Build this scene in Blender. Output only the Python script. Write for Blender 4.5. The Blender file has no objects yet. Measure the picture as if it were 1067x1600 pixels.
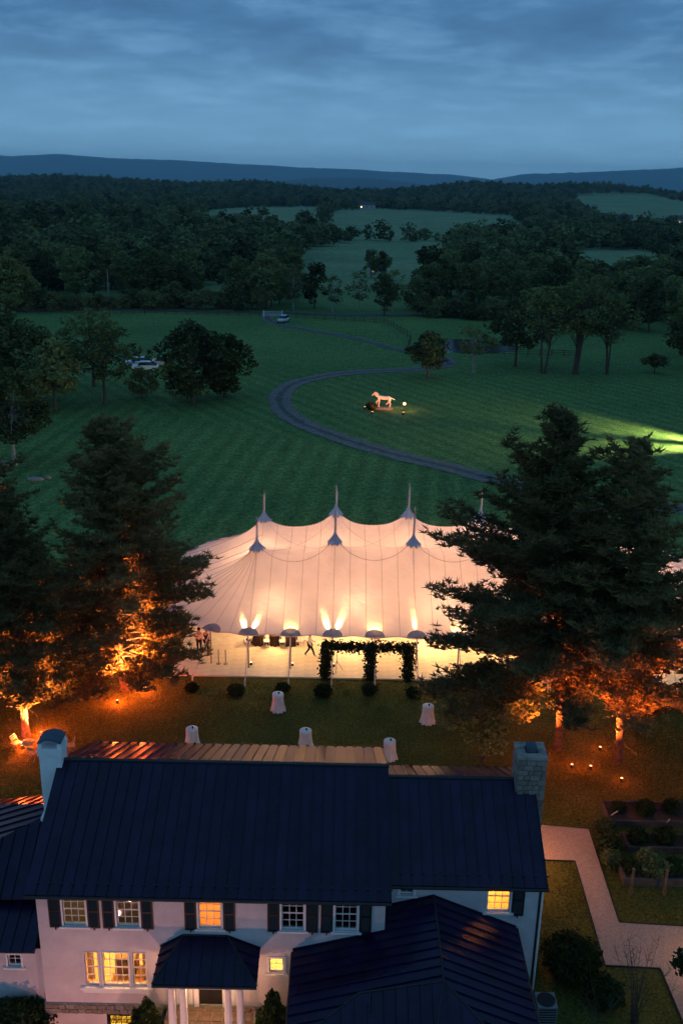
import bpy, bmesh, math, random
import numpy as np
from mathutils import Matrix, Vector
R = math.radians
sc = bpy.context.scene
col = sc.collection
random.seed(7)

# ------------------------------------------------------------ camera, sky, sun, exposure
cam_d = bpy.data.cameras.new('camera')
cam = bpy.data.objects.new('camera', cam_d); col.objects.link(cam)
cam_d.sensor_fit = 'HORIZONTAL'; cam_d.sensor_width = 36.0; cam_d.lens = 50.61
cam_d.clip_start = 0.5; cam_d.clip_end = 60000
cam.matrix_world = Matrix.Translation((0, 0, 30)) @ Matrix.Rotation(R(90 - 18.8), 4, 'X') @ Matrix.Rotation(R(1.15), 4, 'Z')
sc.camera = cam

SUN_EL, SUN_ROT = R(-3.0), R(-35)
w = bpy.data.worlds.new('World'); sc.world = w; w.use_nodes = True
nt = w.node_tree; nt.nodes.clear()
def wn(t, **k):
    n = nt.nodes.new(t)
    for a, b in k.items(): setattr(n, a, b)
    return n
out = wn('ShaderNodeOutputWorld'); bg = wn('ShaderNodeBackground'); bg.inputs['Strength'].default_value = 0.15
sky = wn('ShaderNodeTexSky', sky_type='NISHITA', sun_disc=False)
sky.sun_elevation = SUN_EL; sky.sun_rotation = SUN_ROT; sky.altitude = 200; sky.dust_density = 0.6; sky.ozone_density = 3.0
# clouds: a layer of overcast seen in perspective (direction divided by its height)
geo = wn('ShaderNodeTexCoord'); sep = wn('ShaderNodeSeparateXYZ'); nt.links.new(geo.outputs['Generated'], sep.inputs[0])
mz = wn('ShaderNodeMath', operation='MAXIMUM'); nt.links.new(sep.outputs['Z'], mz.inputs[0]); mz.inputs[1].default_value = 0.0
az = wn('ShaderNodeMath', operation='ADD'); nt.links.new(mz.outputs[0], az.inputs[0]); az.inputs[1].default_value = 0.13
dx = wn('ShaderNodeMath', operation='DIVIDE'); nt.links.new(sep.outputs['X'], dx.inputs[0]); nt.links.new(az.outputs[0], dx.inputs[1])
dy = wn('ShaderNodeMath', operation='DIVIDE'); nt.links.new(sep.outputs['Y'], dy.inputs[0]); nt.links.new(az.outputs[0], dy.inputs[1])
cmb = wn('ShaderNodeCombineXYZ'); nt.links.new(dx.outputs[0], cmb.inputs[0]); nt.links.new(dy.outputs[0], cmb.inputs[1])
n1 = wn('ShaderNodeTexNoise'); n1.inputs['Scale'].default_value = 2.1; n1.inputs['Detail'].default_value = 10; n1.inputs['Roughness'].default_value = 0.62; n1.inputs['Distortion'].default_value = 0.25
nt.links.new(cmb.outputs[0], n1.inputs['Vector'])
r1 = wn('ShaderNodeValToRGB'); nt.links.new(n1.outputs['Fac'], r1.inputs[0])
r1.color_ramp.elements[0].position = 0.30; r1.color_ramp.elements[0].color = (0.31, 0.82, 1.62, 1)
r1.color_ramp.elements[1].position = 0.66; r1.color_ramp.elements[1].color = (0.74, 1.66, 2.90, 1)
e = r1.color_ramp.elements.new(0.48); e.color = (0.41, 1.08, 2.10, 1)
# clearer, paler air towards the horizon all round
hz = wn('ShaderNodeMapRange'); nt.links.new(sep.outputs['Z'], hz.inputs['Value'])
hz.inputs['From Min'].default_value = 0.0; hz.inputs['From Max'].default_value = 0.15; hz.inputs['To Min'].default_value = 0.70; hz.inputs['To Max'].default_value = 0.0
hz.interpolation_type = 'SMOOTHSTEP'
hm = wn('ShaderNodeMix', data_type='RGBA'); nt.links.new(hz.outputs[0], hm.inputs['Factor'])
nt.links.new(r1.outputs[0], hm.inputs['A']); hm.inputs['B'].default_value = (1.75, 3.55, 5.0, 1)
mx = wn('ShaderNodeMix', data_type='RGBA'); mx.inputs['Factor'].default_value = 0.85
nt.links.new(sky.outputs[0], mx.inputs['A']); nt.links.new(hm.outputs['Result'], mx.inputs['B'])
nt.links.new(mx.outputs['Result'], bg.inputs['Color']); nt.links.new(bg.outputs[0], out.inputs['Surface'])

sun_d = bpy.data.lights.new('sun', 'SUN'); sun_d.energy = 0.04; sun_d.angle = R(25); sun_d.color = (1.0, 0.86, 0.74)
sun = bpy.data.objects.new('sun', sun_d); col.objects.link(sun)
sun.rotation_euler = (R(84), 0, R(35 + 180))
sc.view_settings.view_transform = 'Standard'; sc.view_settings.look = 'None'
sc.view_settings.exposure = 0.6; sc.view_settings.gamma = 1.0; sc.view_settings.use_curve_mapping = False
sc.render.engine = 'CYCLES'
sc.cycles.use_denoising = True; sc.cycles.denoiser = 'OPENIMAGEDENOISE'
sc.cycles.max_bounces = 6; sc.cycles.diffuse_bounces = 3; sc.cycles.glossy_bounces = 2
sc.cycles.transmission_bounces = 4; sc.cycles.transparent_max_bounces = 6; sc.cycles.volume_bounces = 1
sc.cycles.use_light_tree = True; sc.cycles.sample_clamp_indirect = 6.0

# ------------------------------------------------------------ materials
MATS = {}
def mat(name, c, rough=0.8, var=0.25, scale=3.0, bump=0.0, bscale=None, metal=0.0, spec=0.3, c2=None, trans=0.0, emit=None, es=0.0, coords='Object', detail=5):
    """procedural material: colour broken up by noise, optional bump"""
    m = bpy.data.materials.new(name); m.use_nodes = True; t = m.node_tree; N = t.nodes; L = t.links
    b = N['Principled BSDF']; b.inputs['Roughness'].default_value = rough; b.inputs['Metallic'].default_value = metal
    b.inputs['Specular IOR Level'].default_value = spec
    tc = N.new('ShaderNodeTexCoord')
    src = tc.outputs['Object']
    if coords == 'World':
        g = N.new('ShaderNodeNewGeometry'); src = g.outputs['Position']
    no = N.new('ShaderNodeTexNoise'); no.inputs['Scale'].default_value = scale; no.inputs['Detail'].default_value = detail
    no.inputs['Roughness'].default_value = 0.62
    L.new(src, no.inputs['Vector'])
    rp = N.new('ShaderNodeValToRGB'); L.new(no.outputs['Fac'], rp.inputs[0])
    lo = tuple(x * (1 - var) for x in c) + (1,); hi = tuple(min(1, x * (1 + var)) for x in (c2 or c)) + (1,)
    rp.color_ramp.elements[0].position = 0.32; rp.color_ramp.elements[0].color = lo
    rp.color_ramp.elements[1].position = 0.68; rp.color_ramp.elements[1].color = hi
    L.new(rp.outputs[0], b.inputs['Base Color'])
    if bump:
        n2 = N.new('ShaderNodeTexNoise'); n2.inputs['Scale'].default_value = bscale or scale * 4; n2.inputs['Detail'].default_value = 4
        L.new(src, n2.inputs['Vector'])
        bp = N.new('ShaderNodeBump'); bp.inputs['Strength'].default_value = bump; bp.inputs['Distance'].default_value = 0.05
        L.new(n2.outputs['Fac'], bp.inputs['Height']); L.new(bp.outputs[0], b.inputs['Normal'])
    if emit:
        b.inputs['Emission Color'].default_value = emit + (1,); b.inputs['Emission Strength'].default_value = es
    if trans:
        o = N['Material Output']; tr = N.new('ShaderNodeBsdfTranslucent'); mxs = N.new('ShaderNodeMixShader')
        L.new(rp.outputs[0], tr.inputs['Color']); mxs.inputs[0].default_value = trans
        L.new(b.outputs[0], mxs.inputs[1]); L.new(tr.outputs[0], mxs.inputs[2]); L.new(mxs.outputs[0], o.inputs['Surface'])
    MATS[name] = m
    return m

def leafmat(name, c, hue=0.35, trans=0.25, rnd=0.45):
    """foliage: colour differs from leaf to leaf and from tree to tree"""
    m = bpy.data.materials.new(name); m.use_nodes = True; t = m.node_tree; N = t.nodes; L = t.links
    N.remove(N['Principled BSDF']); o = N['Material Output']
    oi = N.new('ShaderNodeObjectInfo'); g = N.new('ShaderNodeNewGeometry')
    no = N.new('ShaderNodeTexNoise'); no.inputs['Scale'].default_value = 0.45; L.new(g.outputs['Position'], no.inputs['Vector'])
    a1 = N.new('ShaderNodeMath'); a1.operation = 'MULTIPLY_ADD'; L.new(g.outputs['Random Per Island'], a1.inputs[0]); a1.inputs[1].default_value = 0.45; L.new(no.outputs['Fac'], a1.inputs[2])
    a2 = N.new('ShaderNodeMath'); a2.operation = 'MULTIPLY_ADD'; L.new(oi.outputs['Random'], a2.inputs[0]); a2.inputs[1].default_value = rnd; L.new(a1.outputs[0], a2.inputs[2])
    a3 = N.new('ShaderNodeMath'); a3.operation = 'MULTIPLY'; L.new(a2.outputs[0], a3.inputs[0]); a3.inputs[1].default_value = 1.0 / (1.0 + .75 * rnd)
    rp = N.new('ShaderNodeValToRGB'); L.new(a3.outputs[0], rp.inputs[0])
    rp.color_ramp.elements[0].position = 0.30; rp.color_ramp.elements[0].color = tuple(x * (1 - hue) for x in c) + (1,)
    rp.color_ramp.elements[1].position = 0.95
    rp.color_ramp.elements[1].color = (c[0] * (1 + hue * 1.9), c[1] * (1 + hue), c[2] * (1 + hue * .6), 1)
    d = N.new('ShaderNodeBsdfDiffuse'); tr = N.new('ShaderNodeBsdfTranslucent'); mxs = N.new('ShaderNodeMixShader'); mxs.inputs[0].default_value = trans
    L.new(rp.outputs[0], d.inputs[0]); L.new(rp.outputs[0], tr.inputs[0])
    L.new(d.outputs[0], mxs.inputs[1]); L.new(tr.outputs[0], mxs.inputs[2]); L.new(mxs.outputs[0], o.inputs['Surface'])
    MATS[name] = m
    return m

def emat(name, c, s):
    m = bpy.data.materials.new(name); m.use_nodes = True; N = m.node_tree.nodes; L = m.node_tree.links
    N.remove(N['Principled BSDF']); e = N.new('ShaderNodeEmission'); e.inputs[0].default_value = c + (1,); e.inputs[1].default_value = s
    L.new(e.outputs[0], N['Material Output'].inputs['Surface']); MATS[name] = m
    return m

def glassmat():
    m = bpy.data.materials.new('glass'); m.use_nodes = True; N = m.node_tree.nodes; L = m.node_tree.links
    N.remove(N['Principled BSDF']); tr = N.new('ShaderNodeBsdfTransparent'); gl = N.new('ShaderNodeBsdfGlossy'); gl.inputs['Roughness'].default_value = 0.04
    tr.inputs[0].default_value = (.93, .94, .93, 1)
    fr = N.new('ShaderNodeFresnel'); fr.inputs[0].default_value = 1.5; ms = N.new('ShaderNodeMixShader')
    no = N.new('ShaderNodeTexNoise'); no.inputs['Scale'].default_value = 2.5; bp = N.new('ShaderNodeBump'); bp.inputs['Strength'].default_value = 0.06
    L.new(no.outputs[0], bp.inputs['Height']); L.new(bp.outputs[0], gl.inputs['Normal'])
    L.new(fr.outputs[0], ms.inputs[0]); L.new(tr.outputs[0], ms.inputs[1]); L.new(gl.outputs[0], ms.inputs[2])
    L.new(ms.outputs[0], N['Material Output'].inputs['Surface']); MATS['glass'] = m
    return m

def clothmat(name, c, trans):
    m = bpy.data.materials.new(name); m.use_nodes = True; N = m.node_tree.nodes; L = m.node_tree.links
    N.remove(N['Principled BSDF'])
    g = N.new('ShaderNodeNewGeometry'); no = N.new('ShaderNodeTexNoise'); no.inputs['Scale'].default_value = 0.8; no.inputs['Detail'].default_value = 4
    L.new(g.outputs['Position'], no.inputs['Vector'])
    rp = N.new('ShaderNodeValToRGB'); L.new(no.outputs[0], rp.inputs[0])
    rp.color_ramp.elements[0].position = .3; rp.color_ramp.elements[0].color = tuple(x * .90 for x in c) + (1,)
    rp.color_ramp.elements[1].position = .7; rp.color_ramp.elements[1].color = tuple(c) + (1,)
    wv = N.new('ShaderNodeTexNoise'); wv.inputs['Scale'].default_value = 1.6; L.new(g.outputs['Position'], wv.inputs['Vector'])
    bp = N.new('ShaderNodeBump'); bp.inputs['Strength'].default_value = .55; bp.inputs['Distance'].default_value = .12; L.new(wv.outputs[0], bp.inputs['Height'])
    d = N.new('ShaderNodeBsdfDiffuse'); tr = N.new('ShaderNodeBsdfTranslucent'); ms = N.new('ShaderNodeMixShader'); ms.inputs[0].default_value = trans
    for s in (d, tr): L.new(rp.outputs[0], s.inputs[0])
    L.new(bp.outputs[0], d.inputs['Normal']); L.new(bp.outputs[0], tr.inputs['Normal'])
    L.new(d.outputs[0], ms.inputs[1]); L.new(tr.outputs[0], ms.inputs[2]); L.new(ms.outputs[0], N['Material Output'].inputs['Surface'])
    MATS[name] = m
    return m

mat('stucco', (.57, .50, .485), .9, .14, .9, .35, 26, detail=8)
mat('white_trim', (.72, .70, .67), .55, .05, 4)
mat('white_paint', (.78, .77, .74), .6, .06, 3)
mat('roof_metal', (.009, .004, .024), .28, .45, 1.1, .10, 2.2, metal=.0, spec=.30)
def _vary_roof():
    m = MATS['roof_metal']; N = m.node_tree.nodes; L = m.node_tree.links; b = N['Principled BSDF']; src = b.inputs['Base Color'].links[0].from_socket
    oi = N.new('ShaderNodeObjectInfo'); mr = N.new('ShaderNodeMapRange'); L.new(oi.outputs['Random'], mr.inputs['Value']); mr.inputs['To Min'].default_value = .82; mr.inputs['To Max'].default_value = 1.22
    x = N.new('ShaderNodeMix'); x.data_type = 'RGBA'; x.blend_type = 'MULTIPLY'; x.inputs['Factor'].default_value = 1; c = N.new('ShaderNodeCombineXYZ')
    for i in range(3): L.new(mr.outputs[0], c.inputs[i])
    L.new(src, x.inputs['A']); L.new(c.outputs[0], x.inputs['B']); L.new(x.outputs['Result'], b.inputs['Base Color'])
    r = N.new('ShaderNodeMapRange'); L.new(oi.outputs['Random'], r.inputs['Value']); r.inputs['To Min'].default_value = .24; r.inputs['To Max'].default_value = .36; L.new(r.outputs[0], b.inputs['Roughness'])
_vary_roof()
mat('dark_trim', (.02, .02, .022), .5, .2, 4)
mat('shutter_black', (.012, .012, .013), .55, .2, 4)
mat('stone', (.20, .165, .13), .9, .45, 5, .5, 22)
mat('stone_pale', (.27, .23, .19), .9, .4, 4, .5, 22)
mat('mortar', (.24, .22, .19), .95, .2, 8)
mat('flagstone', (.17, .11, .085), .8, .35, 2.5, .2, 14)
mat('door_black', (.015, .014, .014), .35, .2, 5)
mat('room_wall', (.75, .52, .25), .9, .12, 1.0)
mat('room_dark', (.10, .09, .085), .9, .2, 1.0)
mat('curtain', (.72, .55, .33), .95, .15, 2.0, .2, 12, trans=.4)
mat('timber', (.16, .10, .06), .85, .35, 2.5, .3, 18)
mat('timber_grey', (.10, .075, .06), .9, .3, 2.5, .3, 18)
mat('floorboard', (.88, .76, .48), .6, .12, 1.5, .1, 10)
mat('pole_wood', (.42, .30, .19), .6, .2, 4)
mat('pole_white', (.68, .64, .62), .5, .1, 3)
mat('rope', (.55, .50, .44), .9, .2, 6)
mat('seam', (.40, .28, .27), .9, .2, 3)
mat('boot_cloth', (.50, .50, .56), .9, .15, 2, .2, 8)
mat('patch_cloth', (.46, .43, .48), .9, .12, 2, .1, 8, trans=.30)
clothmat('sailcloth', (.85, .72, .75), .50)
mat('table_cloth', (.74, .71, .66), .9, .12, 3, .3, 12)
mat('dark_cloth', (.05, .028, .016), .9, .25, 3, .3, 12)
mat('chair_white', (.75, .70, .62), .6, .08, 4)
mat('black_metal', (.015, .015, .016), .5, .2, 5)
mat('brass', (.45, .30, .10), .35, .2, 5, metal=.8)
mat('bark', (.085, .062, .045), .95, .6, 5, 1.0, 12)
mat('bark_pale', (.34, .30, .26), .9, .35, 2.2, .5, 9)
mat('gravel', (.42, .30, .22), .95, .30, 14, .6, 40, coords='World', detail=8)
mat('soil', (.05, .035, .025), .95, .4, 6, .6, 30)
mat('track_gravel', (.16, .14, .13), .95, .35, 1.6, .5, 12, coords='World', detail=7)
mat('track_crown', (.075, .085, .075), .95, .4, 1.2, .5, 12, coords='World', detail=7)
mat('asphalt', (.08, .08, .082), .9, .2, 1, coords='World')
mat('mountain', (.018, .032, .028), .95, .55, .012, coords='World', detail=9)
mat('skin', (.48, .30, .22), .6, .05, 4)
mat('shirt_white', (.74, .72, .70), .8, .05, 6)
mat('trousers_black', (.012, .012, .014), .85, .2, 6)
mat('hair_dark', (.03, .02, .015), .8, .2, 8)
mat('statue_white', (.72, .66, .60), .6, .1, 3)
mat('tyre', (.015, .015, .015), .85, .1, 5)
mat('rim', (.45, .45, .46), .35, .1, 5, metal=.7)
mat('car_white', (.68, .69, .70), .3, .03, 2, spec=.5)
mat('car_dark', (.03, .035, .045), .3, .05, 2, spec=.5)
mat('car_silver', (.38, .39, .41), .3, .05, 2, metal=.4)
mat('car_red', (.20, .03, .03), .3, .05, 2, spec=.5)
mat('car_glass', (.015, .018, .022), .08, .05, 2, spec=.6)
mat('barn_wall', (.42, .40, .37), .9, .15, 1)
mat('barn_roof', (.07, .065, .065), .8, .2, 1)
mat('unit_metal', (.22, .23, .24), .5, .1, 4, metal=.3)
mat('slate_cap', (.06, .075, .10), .6, .2, 4)
leafmat('pine_leaf', (.118, .125, .058), .55, .40)
leafmat('shrub_leaf', (.026, .045, .016), .45, .2)
leafmat('oak_leaf', (.082, .132, .058), .85, .22, .95)
leafmat('far_leaf', (.068, .112, .055), .85, .15, 1.0)
leafmat('garland_leaf', (.024, .040, .014), .4, .2)
leafmat('lawn_blade', (.100, .108, .022), .5, .45)
leafmat('bronze_leaf', (.085, .045, .018), .4, .25)
emat('lamp_glow', (1.0, .50, .18), 4)
emat('lamp_warm', (1.0, .66, .30), 4)
emat('lamp_dim', (1.0, .6, .3), 2)
emat('lamp_red', (1.0, .40, .13), 3)
emat('window_glow', (1.0, .66, .28), 3)
emat('head_lamp', (1.0, .95, .80), 12)
emat('flower_glow', (1.0, .85, .6), .9)
glassmat()

def grass_material():
    m = bpy.data.materials.new('grass'); m.use_nodes = True; t = m.node_tree; N = t.nodes; L = t.links
    b = N['Principled BSDF']; b.inputs['Roughness'].default_value = .95; b.inputs['Specular IOR Level'].default_value = .1
    g = N.new('ShaderNodeNewGeometry'); P = g.outputs['Position']
    def noise(s, d=5, r=.6):
        n = N.new('ShaderNodeTexNoise'); n.inputs['Scale'].default_value = s; n.inputs['Detail'].default_value = d; n.inputs['Roughness'].default_value = r
        L.new(P, n.inputs['Vector']); return n.outputs['Fac']
    def ramp(f, a, bb, p0=.35, p1=.65):
        r = N.new('ShaderNodeValToRGB'); L.new(f, r.inputs[0]); r.color_ramp.elements[0].position = p0; r.color_ramp.elements[1].position = p1
        r.color_ramp.elements[0].color = a; r.color_ramp.elements[1].color = bb; return r.outputs[0]
    def mul(a, bb, f=1.0):
        x = N.new('ShaderNodeMix'); x.data_type = 'RGBA'; x.blend_type = 'MULTIPLY'; x.inputs['Factor'].default_value = f
        L.new(a, x.inputs['A']); L.new(bb, x.inputs['B']); return x.outputs['Result']
    def math_(op, a, bb):
        x = N.new('ShaderNodeMath'); x.operation = op
        for i, v in enumerate((a, bb)):
            if isinstance(v, (int, float)): x.inputs[i].default_value = v
            else: L.new(v, x.inputs[i])
        return x.outputs[0]
    c = ramp(noise(.035, 6), (.082, .168, .066, 1), (.128, .222, .086, 1))
    c = mul(c, ramp(noise(.5, 7, .7), (.80, .83, .80, 1), (1.22, 1.18, 1.12, 1)))
    c = mul(c, ramp(noise(2.0, 7, .8), (.50, .54, .50, 1), (1.5, 1.45, 1.35, 1), .38, .62))
    c = mul(c, ramp(noise(5.5, 5, .75), (.45, .5, .45, 1), (1.5, 1.45, 1.3, 1)))
    c = mul(c, ramp(noise(26, 3, .8), (.62, .65, .6, 1), (1.35, 1.3, 1.2, 1)))
    hay = N.new('ShaderNodeSeparateXYZ'); L.new(P, hay.inputs[0]); hr_ = N.new('ShaderNodeMapRange'); L.new(math_('ADD', hay.outputs[1], math_('MULTIPLY', noise(.02, 3), 120)), hr_.inputs['Value']); hr_.inputs['From Min'].default_value = 290; hr_.inputs['From Max'].default_value = 420
    hc = mul(ramp(noise(.02, 6, .7), (.120, .205, .098, 1), (.215, .285, .145, 1)), ramp(noise(.3, 6, .75), (.6, .62, .6, 1), (1.4, 1.35, 1.3, 1)))
    hx = N.new('ShaderNodeMix'); hx.data_type = 'RGBA'; L.new(hr_.outputs[0], hx.inputs['Factor']); L.new(c, hx.inputs['A']); L.new(hc, hx.inputs['B']); c = hx.outputs['Result']
    # browner lawn near house and tent: warm tent light put into its colour
    sp0 = N.new('ShaderNodeSeparateXYZ'); L.new(P, sp0.inputs[0])
    lw_ = N.new('ShaderNodeMapRange'); L.new(math_('ADD', sp0.outputs[1], math_('MULTIPLY', noise(.15, 4), 14)), lw_.inputs['Value']); lw_.inputs['From Min'].default_value = 70; lw_.inputs['From Max'].default_value = 82
    br = mul(ramp(noise(.22, 6), (.066, .082, .017, 1), (.135, .132, .030, 1)), ramp(noise(7, 6, .8), (.35, .38, .35, 1), (1.6, 1.55, 1.4, 1), .38, .64))
    br = mul(br, ramp(noise(30, 3, .8), (.55, .58, .55, 1), (1.45, 1.4, 1.3, 1)))
    mxl = N.new('ShaderNodeMix'); mxl.data_type = 'RGBA'; L.new(lw_.outputs[0], mxl.inputs['Factor']); L.new(br, mxl.inputs['A']); L.new(c, mxl.inputs['B']); c = mxl.outputs['Result']
    # mowing stripes: nap of the cut grass, two directions meeting at the track
    sp = N.new('ShaderNodeSeparateXYZ'); L.new(P, sp.inputs[0]); X, Y_ = sp.outputs[0], sp.outputs[1]
    wob = math_('MULTIPLY', noise(.05, 2), 1.2)
    s1 = math_('SINE', math_('MULTIPLY', math_('ADD', math_('ADD', X, math_('MULTIPLY', Y_, -.10)), wob), 2.6), 0)
    s2 = math_('SINE', math_('MULTIPLY', math_('ADD', math_('ADD', X, math_('MULTIPLY', Y_, .62)), wob), 2.2), 0)
    far = N.new('ShaderNodeMapRange'); L.new(math_('ADD', Y_, math_('MULTIPLY', X, .7)), far.inputs['Value']); far.inputs['From Min'].default_value = 110; far.inputs['From Max'].default_value = 114
    sm = N.new('ShaderNodeMix'); sm.data_type = 'FLOAT'; L.new(far.outputs[0], sm.inputs['Factor']); L.new(s1, sm.inputs['A']); L.new(s2, sm.inputs['B'])
    fade = N.new('ShaderNodeMapRange'); L.new(Y_, fade.inputs['Value']); fade.inputs['From Min'].default_value = 70; fade.inputs['From Max'].default_value = 80
    fade2 = N.new('ShaderNodeMapRange'); L.new(Y_, fade2.inputs['Value']); fade2.inputs['From Min'].default_value = 175; fade2.inputs['From Max'].default_value = 150
    amp = math_('MULTIPLY', math_('MULTIPLY', fade.outputs[0], fade2.outputs[0]), math_('MULTIPLY', noise(.06, 3), .27))
    k = math_('ADD', math_('MULTIPLY', sm.outputs['Result'], amp), 1.0)
    x = N.new('ShaderNodeMix'); x.data_type = 'RGBA'; x.blend_type = 'MULTIPLY'; x.inputs['Factor'].default_value = 1
    cc = N.new('ShaderNodeCombineXYZ')
    for i in range(3): L.new(k, cc.inputs[i])
    L.new(c, x.inputs['A']); L.new(cc.outputs[0], x.inputs['B'])
    L.new(x.outputs['Result'], b.inputs['Base Color'])
    bp = N.new('ShaderNodeBump'); bp.inputs['Strength'].default_value = .9; bp.inputs['Distance'].default_value = .12
    L.new(noise(9, 5, .75), bp.inputs['Height']); L.new(bp.outputs[0], b.inputs['Normal'])
    MATS['grass'] = m
grass_material()
def water_material():
    m = mat('water', (.012, .02, .024), .12, .1, .4, .9, 1.1, spec=.6)
water_material()

# ------------------------------------------------------------ helpers
class MB:
    """collects boxes, tubes, lathes and sheets into ONE mesh"""
    def __init__(s): s.v = []; s.f = []; s.mi = []; s.smooth = []
    def add(s, vs, fs, mi=0, sm=False):
        o = len(s.v); s.v += [tuple(p) for p in vs]
        for f in fs: s.f.append(tuple(i + o for i in f)); s.mi.append(mi); s.smooth.append(sm)
        return s
    def box(s, c, d, rz=0.0, mi=0, taper=1.0):
        x, y, z = (k / 2 for k in d); ca, sa = math.cos(rz), math.sin(rz); vs = []
        for dz in (-z, z):
            k = taper if dz > 0 else 1
            for dx, dy in ((-x, -y), (x, -y), (x, y), (-x, y)):
                vs.append((c[0] + k * (dx * ca - dy * sa), c[1] + k * (dx * sa + dy * ca), c[2] + dz))
        return s.add(vs, [(3, 2, 1, 0), (4, 5, 6, 7), (0, 1, 5, 4), (1, 2, 6, 5), (2, 3, 7, 6), (3, 0, 4, 7)], mi)
    def b2(s, lo, hi, mi=0):
        return s.box([(a + b) / 2 for a, b in zip(lo, hi)], [b - a for a, b in zip(lo, hi)], 0, mi)
    def tube(s, pts, rad, n=6, mi=0, caps=True, sm=True):
        pts = [Vector(p) for p in pts]; rad = rad if isinstance(rad, (list, tuple)) else [rad] * len(pts)
        vs = []; fs = []; prev = None
        for i, p in enumerate(pts):
            t = (pts[min(i + 1, len(pts) - 1)] - pts[max(i - 1, 0)]).normalized()
            a = prev if prev and abs(prev.dot(t)) < .95 else (Vector((1, 0, 0)) if abs(t.x) < .8 else Vector((0, 1, 0)))
            u = (a - t * a.dot(t)).normalized(); wv = t.cross(u); prev = u
            for k in range(n):
                an = 2 * math.pi * k / n; vs.append(p + (u * math.cos(an) + wv * math.sin(an)) * rad[i])
        for i in range(len(pts) - 1):
            for k in range(n): fs.append((i * n + k, i * n + (k + 1) % n, (i + 1) * n + (k + 1) % n, (i + 1) * n + k))
        s.add(vs, fs, mi, sm)
        if caps: s.add(vs[:n][::-1], [tuple(range(n))], mi); s.add(vs[-n:], [tuple(range(n))], mi)
        return s
    def lathe(s, c, prof, n=12, mi=0, sm=True, flute=0.0, nf=0):
        vs = []; fs = []
        for j, (r, z) in enumerate(prof):
            for k in range(n):
                an = 2 * math.pi * k / n; rr = r * (1 + (flute * math.cos(nf * an) if nf else 0))
                vs.append((c[0] + rr * math.cos(an), c[1] + rr * math.sin(an), c[2] + z))
        for j in range(len(prof) - 1):
            for k in range(n): fs.append((j * n + k, j * n + (k + 1) % n, (j + 1) * n + (k + 1) % n, (j + 1) * n + k))
        s.add(vs, fs, mi, sm)
        if prof[0][0] > 1e-4: s.add(vs[:n][::-1], [tuple(range(n))], mi)
        if prof[-1][0] > 1e-4: s.add(vs[-n:], [tuple(range(n))], mi)
        return s
    def mesh(s, name, mats):
        me = bpy.data.meshes.new(name); me.from_pydata(s.v, [], s.f)
        for m in (mats if isinstance(mats, (list, tuple)) else [mats]): me.materials.append(MATS[m])
        me.polygons.foreach_set('material_index', s.mi); me.polygons.foreach_set('use_smooth', s.smooth); me.update()
        return me
    def build(s, name, mats, parent=None, loc=None, rz=0):
        return obj(name, s.mesh(name, mats), parent, loc, rz)

def obj(name, me, parent=None, loc=None, rz=0):
    o = bpy.data.objects.new(name, me); col.objects.link(o)
    if parent: o.parent = parent
    if loc: o.location = loc
    if rz: o.rotation_euler.z = rz
    return o
def tag(o, label=None, cat=None, group=None, kind=None):
    if label: o['label'] = label
    if cat: o['category'] = cat
    if group: o['group'] = group
    if kind: o['kind'] = kind
    return o
def empty(name, loc=(0, 0, 0), rz=0, label=None, cat=None, group=None):
    o = obj(name, None, None, loc, rz); o.empty_display_size = .2
    return tag(o, label, cat, group)
KIDS = {}
def copy_tree(o, parent=None):
    c = o.copy(); col.objects.link(c); c.parent = parent
    for ch in list(o.children): copy_tree(ch, c)
    return c
def place(proto, first, loc, rz=0, s=1.0, label=None, group=None):
    o = proto if first else copy_tree(proto)
    o.location = loc; o.rotation_euler.z = rz; o.scale = (s, s, s) if isinstance(s, (int, float)) else s
    if label: o['label'] = label
    if group: o['group'] = group
    return o
def lamp(name, kind, loc, energy, color, parent=None, aim=None, size=60, blend=.5, radius=.05):
    d = bpy.data.lights.new(name, kind); d.energy = energy; d.color = color; d.shadow_soft_size = radius
    if kind == 'SPOT': d.spot_size = R(size); d.spot_blend = blend
    o = bpy.data.objects.new(name, d); col.objects.link(o); o.location = loc
    if parent: o.parent = parent
    if aim is not None:
        o.rotation_euler = Vector(aim).to_track_quat('-Z', 'Y').to_euler()
    return o
def np_mesh(name, V, F, mats, mi=None, smooth=False):
    """fast mesh from numpy arrays, all faces with the same number of corners"""
    me = bpy.data.meshes.new(name); nf, k = F.shape
    me.vertices.add(len(V)); me.vertices.foreach_set('co', V.astype(np.float32).ravel())
    me.loops.add(nf * k); me.loops.foreach_set('vertex_index', F.astype(np.int32).ravel())
    me.polygons.add(nf); me.polygons.foreach_set('loop_start', np.arange(0, nf * k, k, dtype=np.int32))
    for m in (mats if isinstance(mats, (list, tuple)) else [mats]): me.materials.append(MATS[m])
    if mi is not None: me.polygons.foreach_set('material_index', mi.astype(np.int32))
    if smooth: me.polygons.foreach_set('use_smooth', np.ones(nf, bool))
    me.update(calc_edges=True); me.validate()
    return me
def leaf_quads(C, size, rng, flat=0.0, aspect=1.7, up=None):
    """one pointed leaf (rhombus) at each centre, turned at random; flat>0 lays them level"""
    n = len(C); a = rng.normal(size=(n, 3)); a[:, 2] *= (1 - flat); a /= np.linalg.norm(a, axis=1)[:, None] + 1e-9
    b = rng.normal(size=(n, 3)); b -= a * (a * b).sum(1)[:, None]; b /= np.linalg.norm(b, axis=1)[:, None] + 1e-9
    s = size * rng.uniform(.6, 1.35, n)[:, None]
    V = np.stack([C - a * s * .5 * aspect / 1.3, C - b * s * .36, C + a * s * .5 * aspect / 1.3, C + b * s * .36], 1).reshape(-1, 3)
    return V, np.arange(4 * n).reshape(n, 4)
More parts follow.
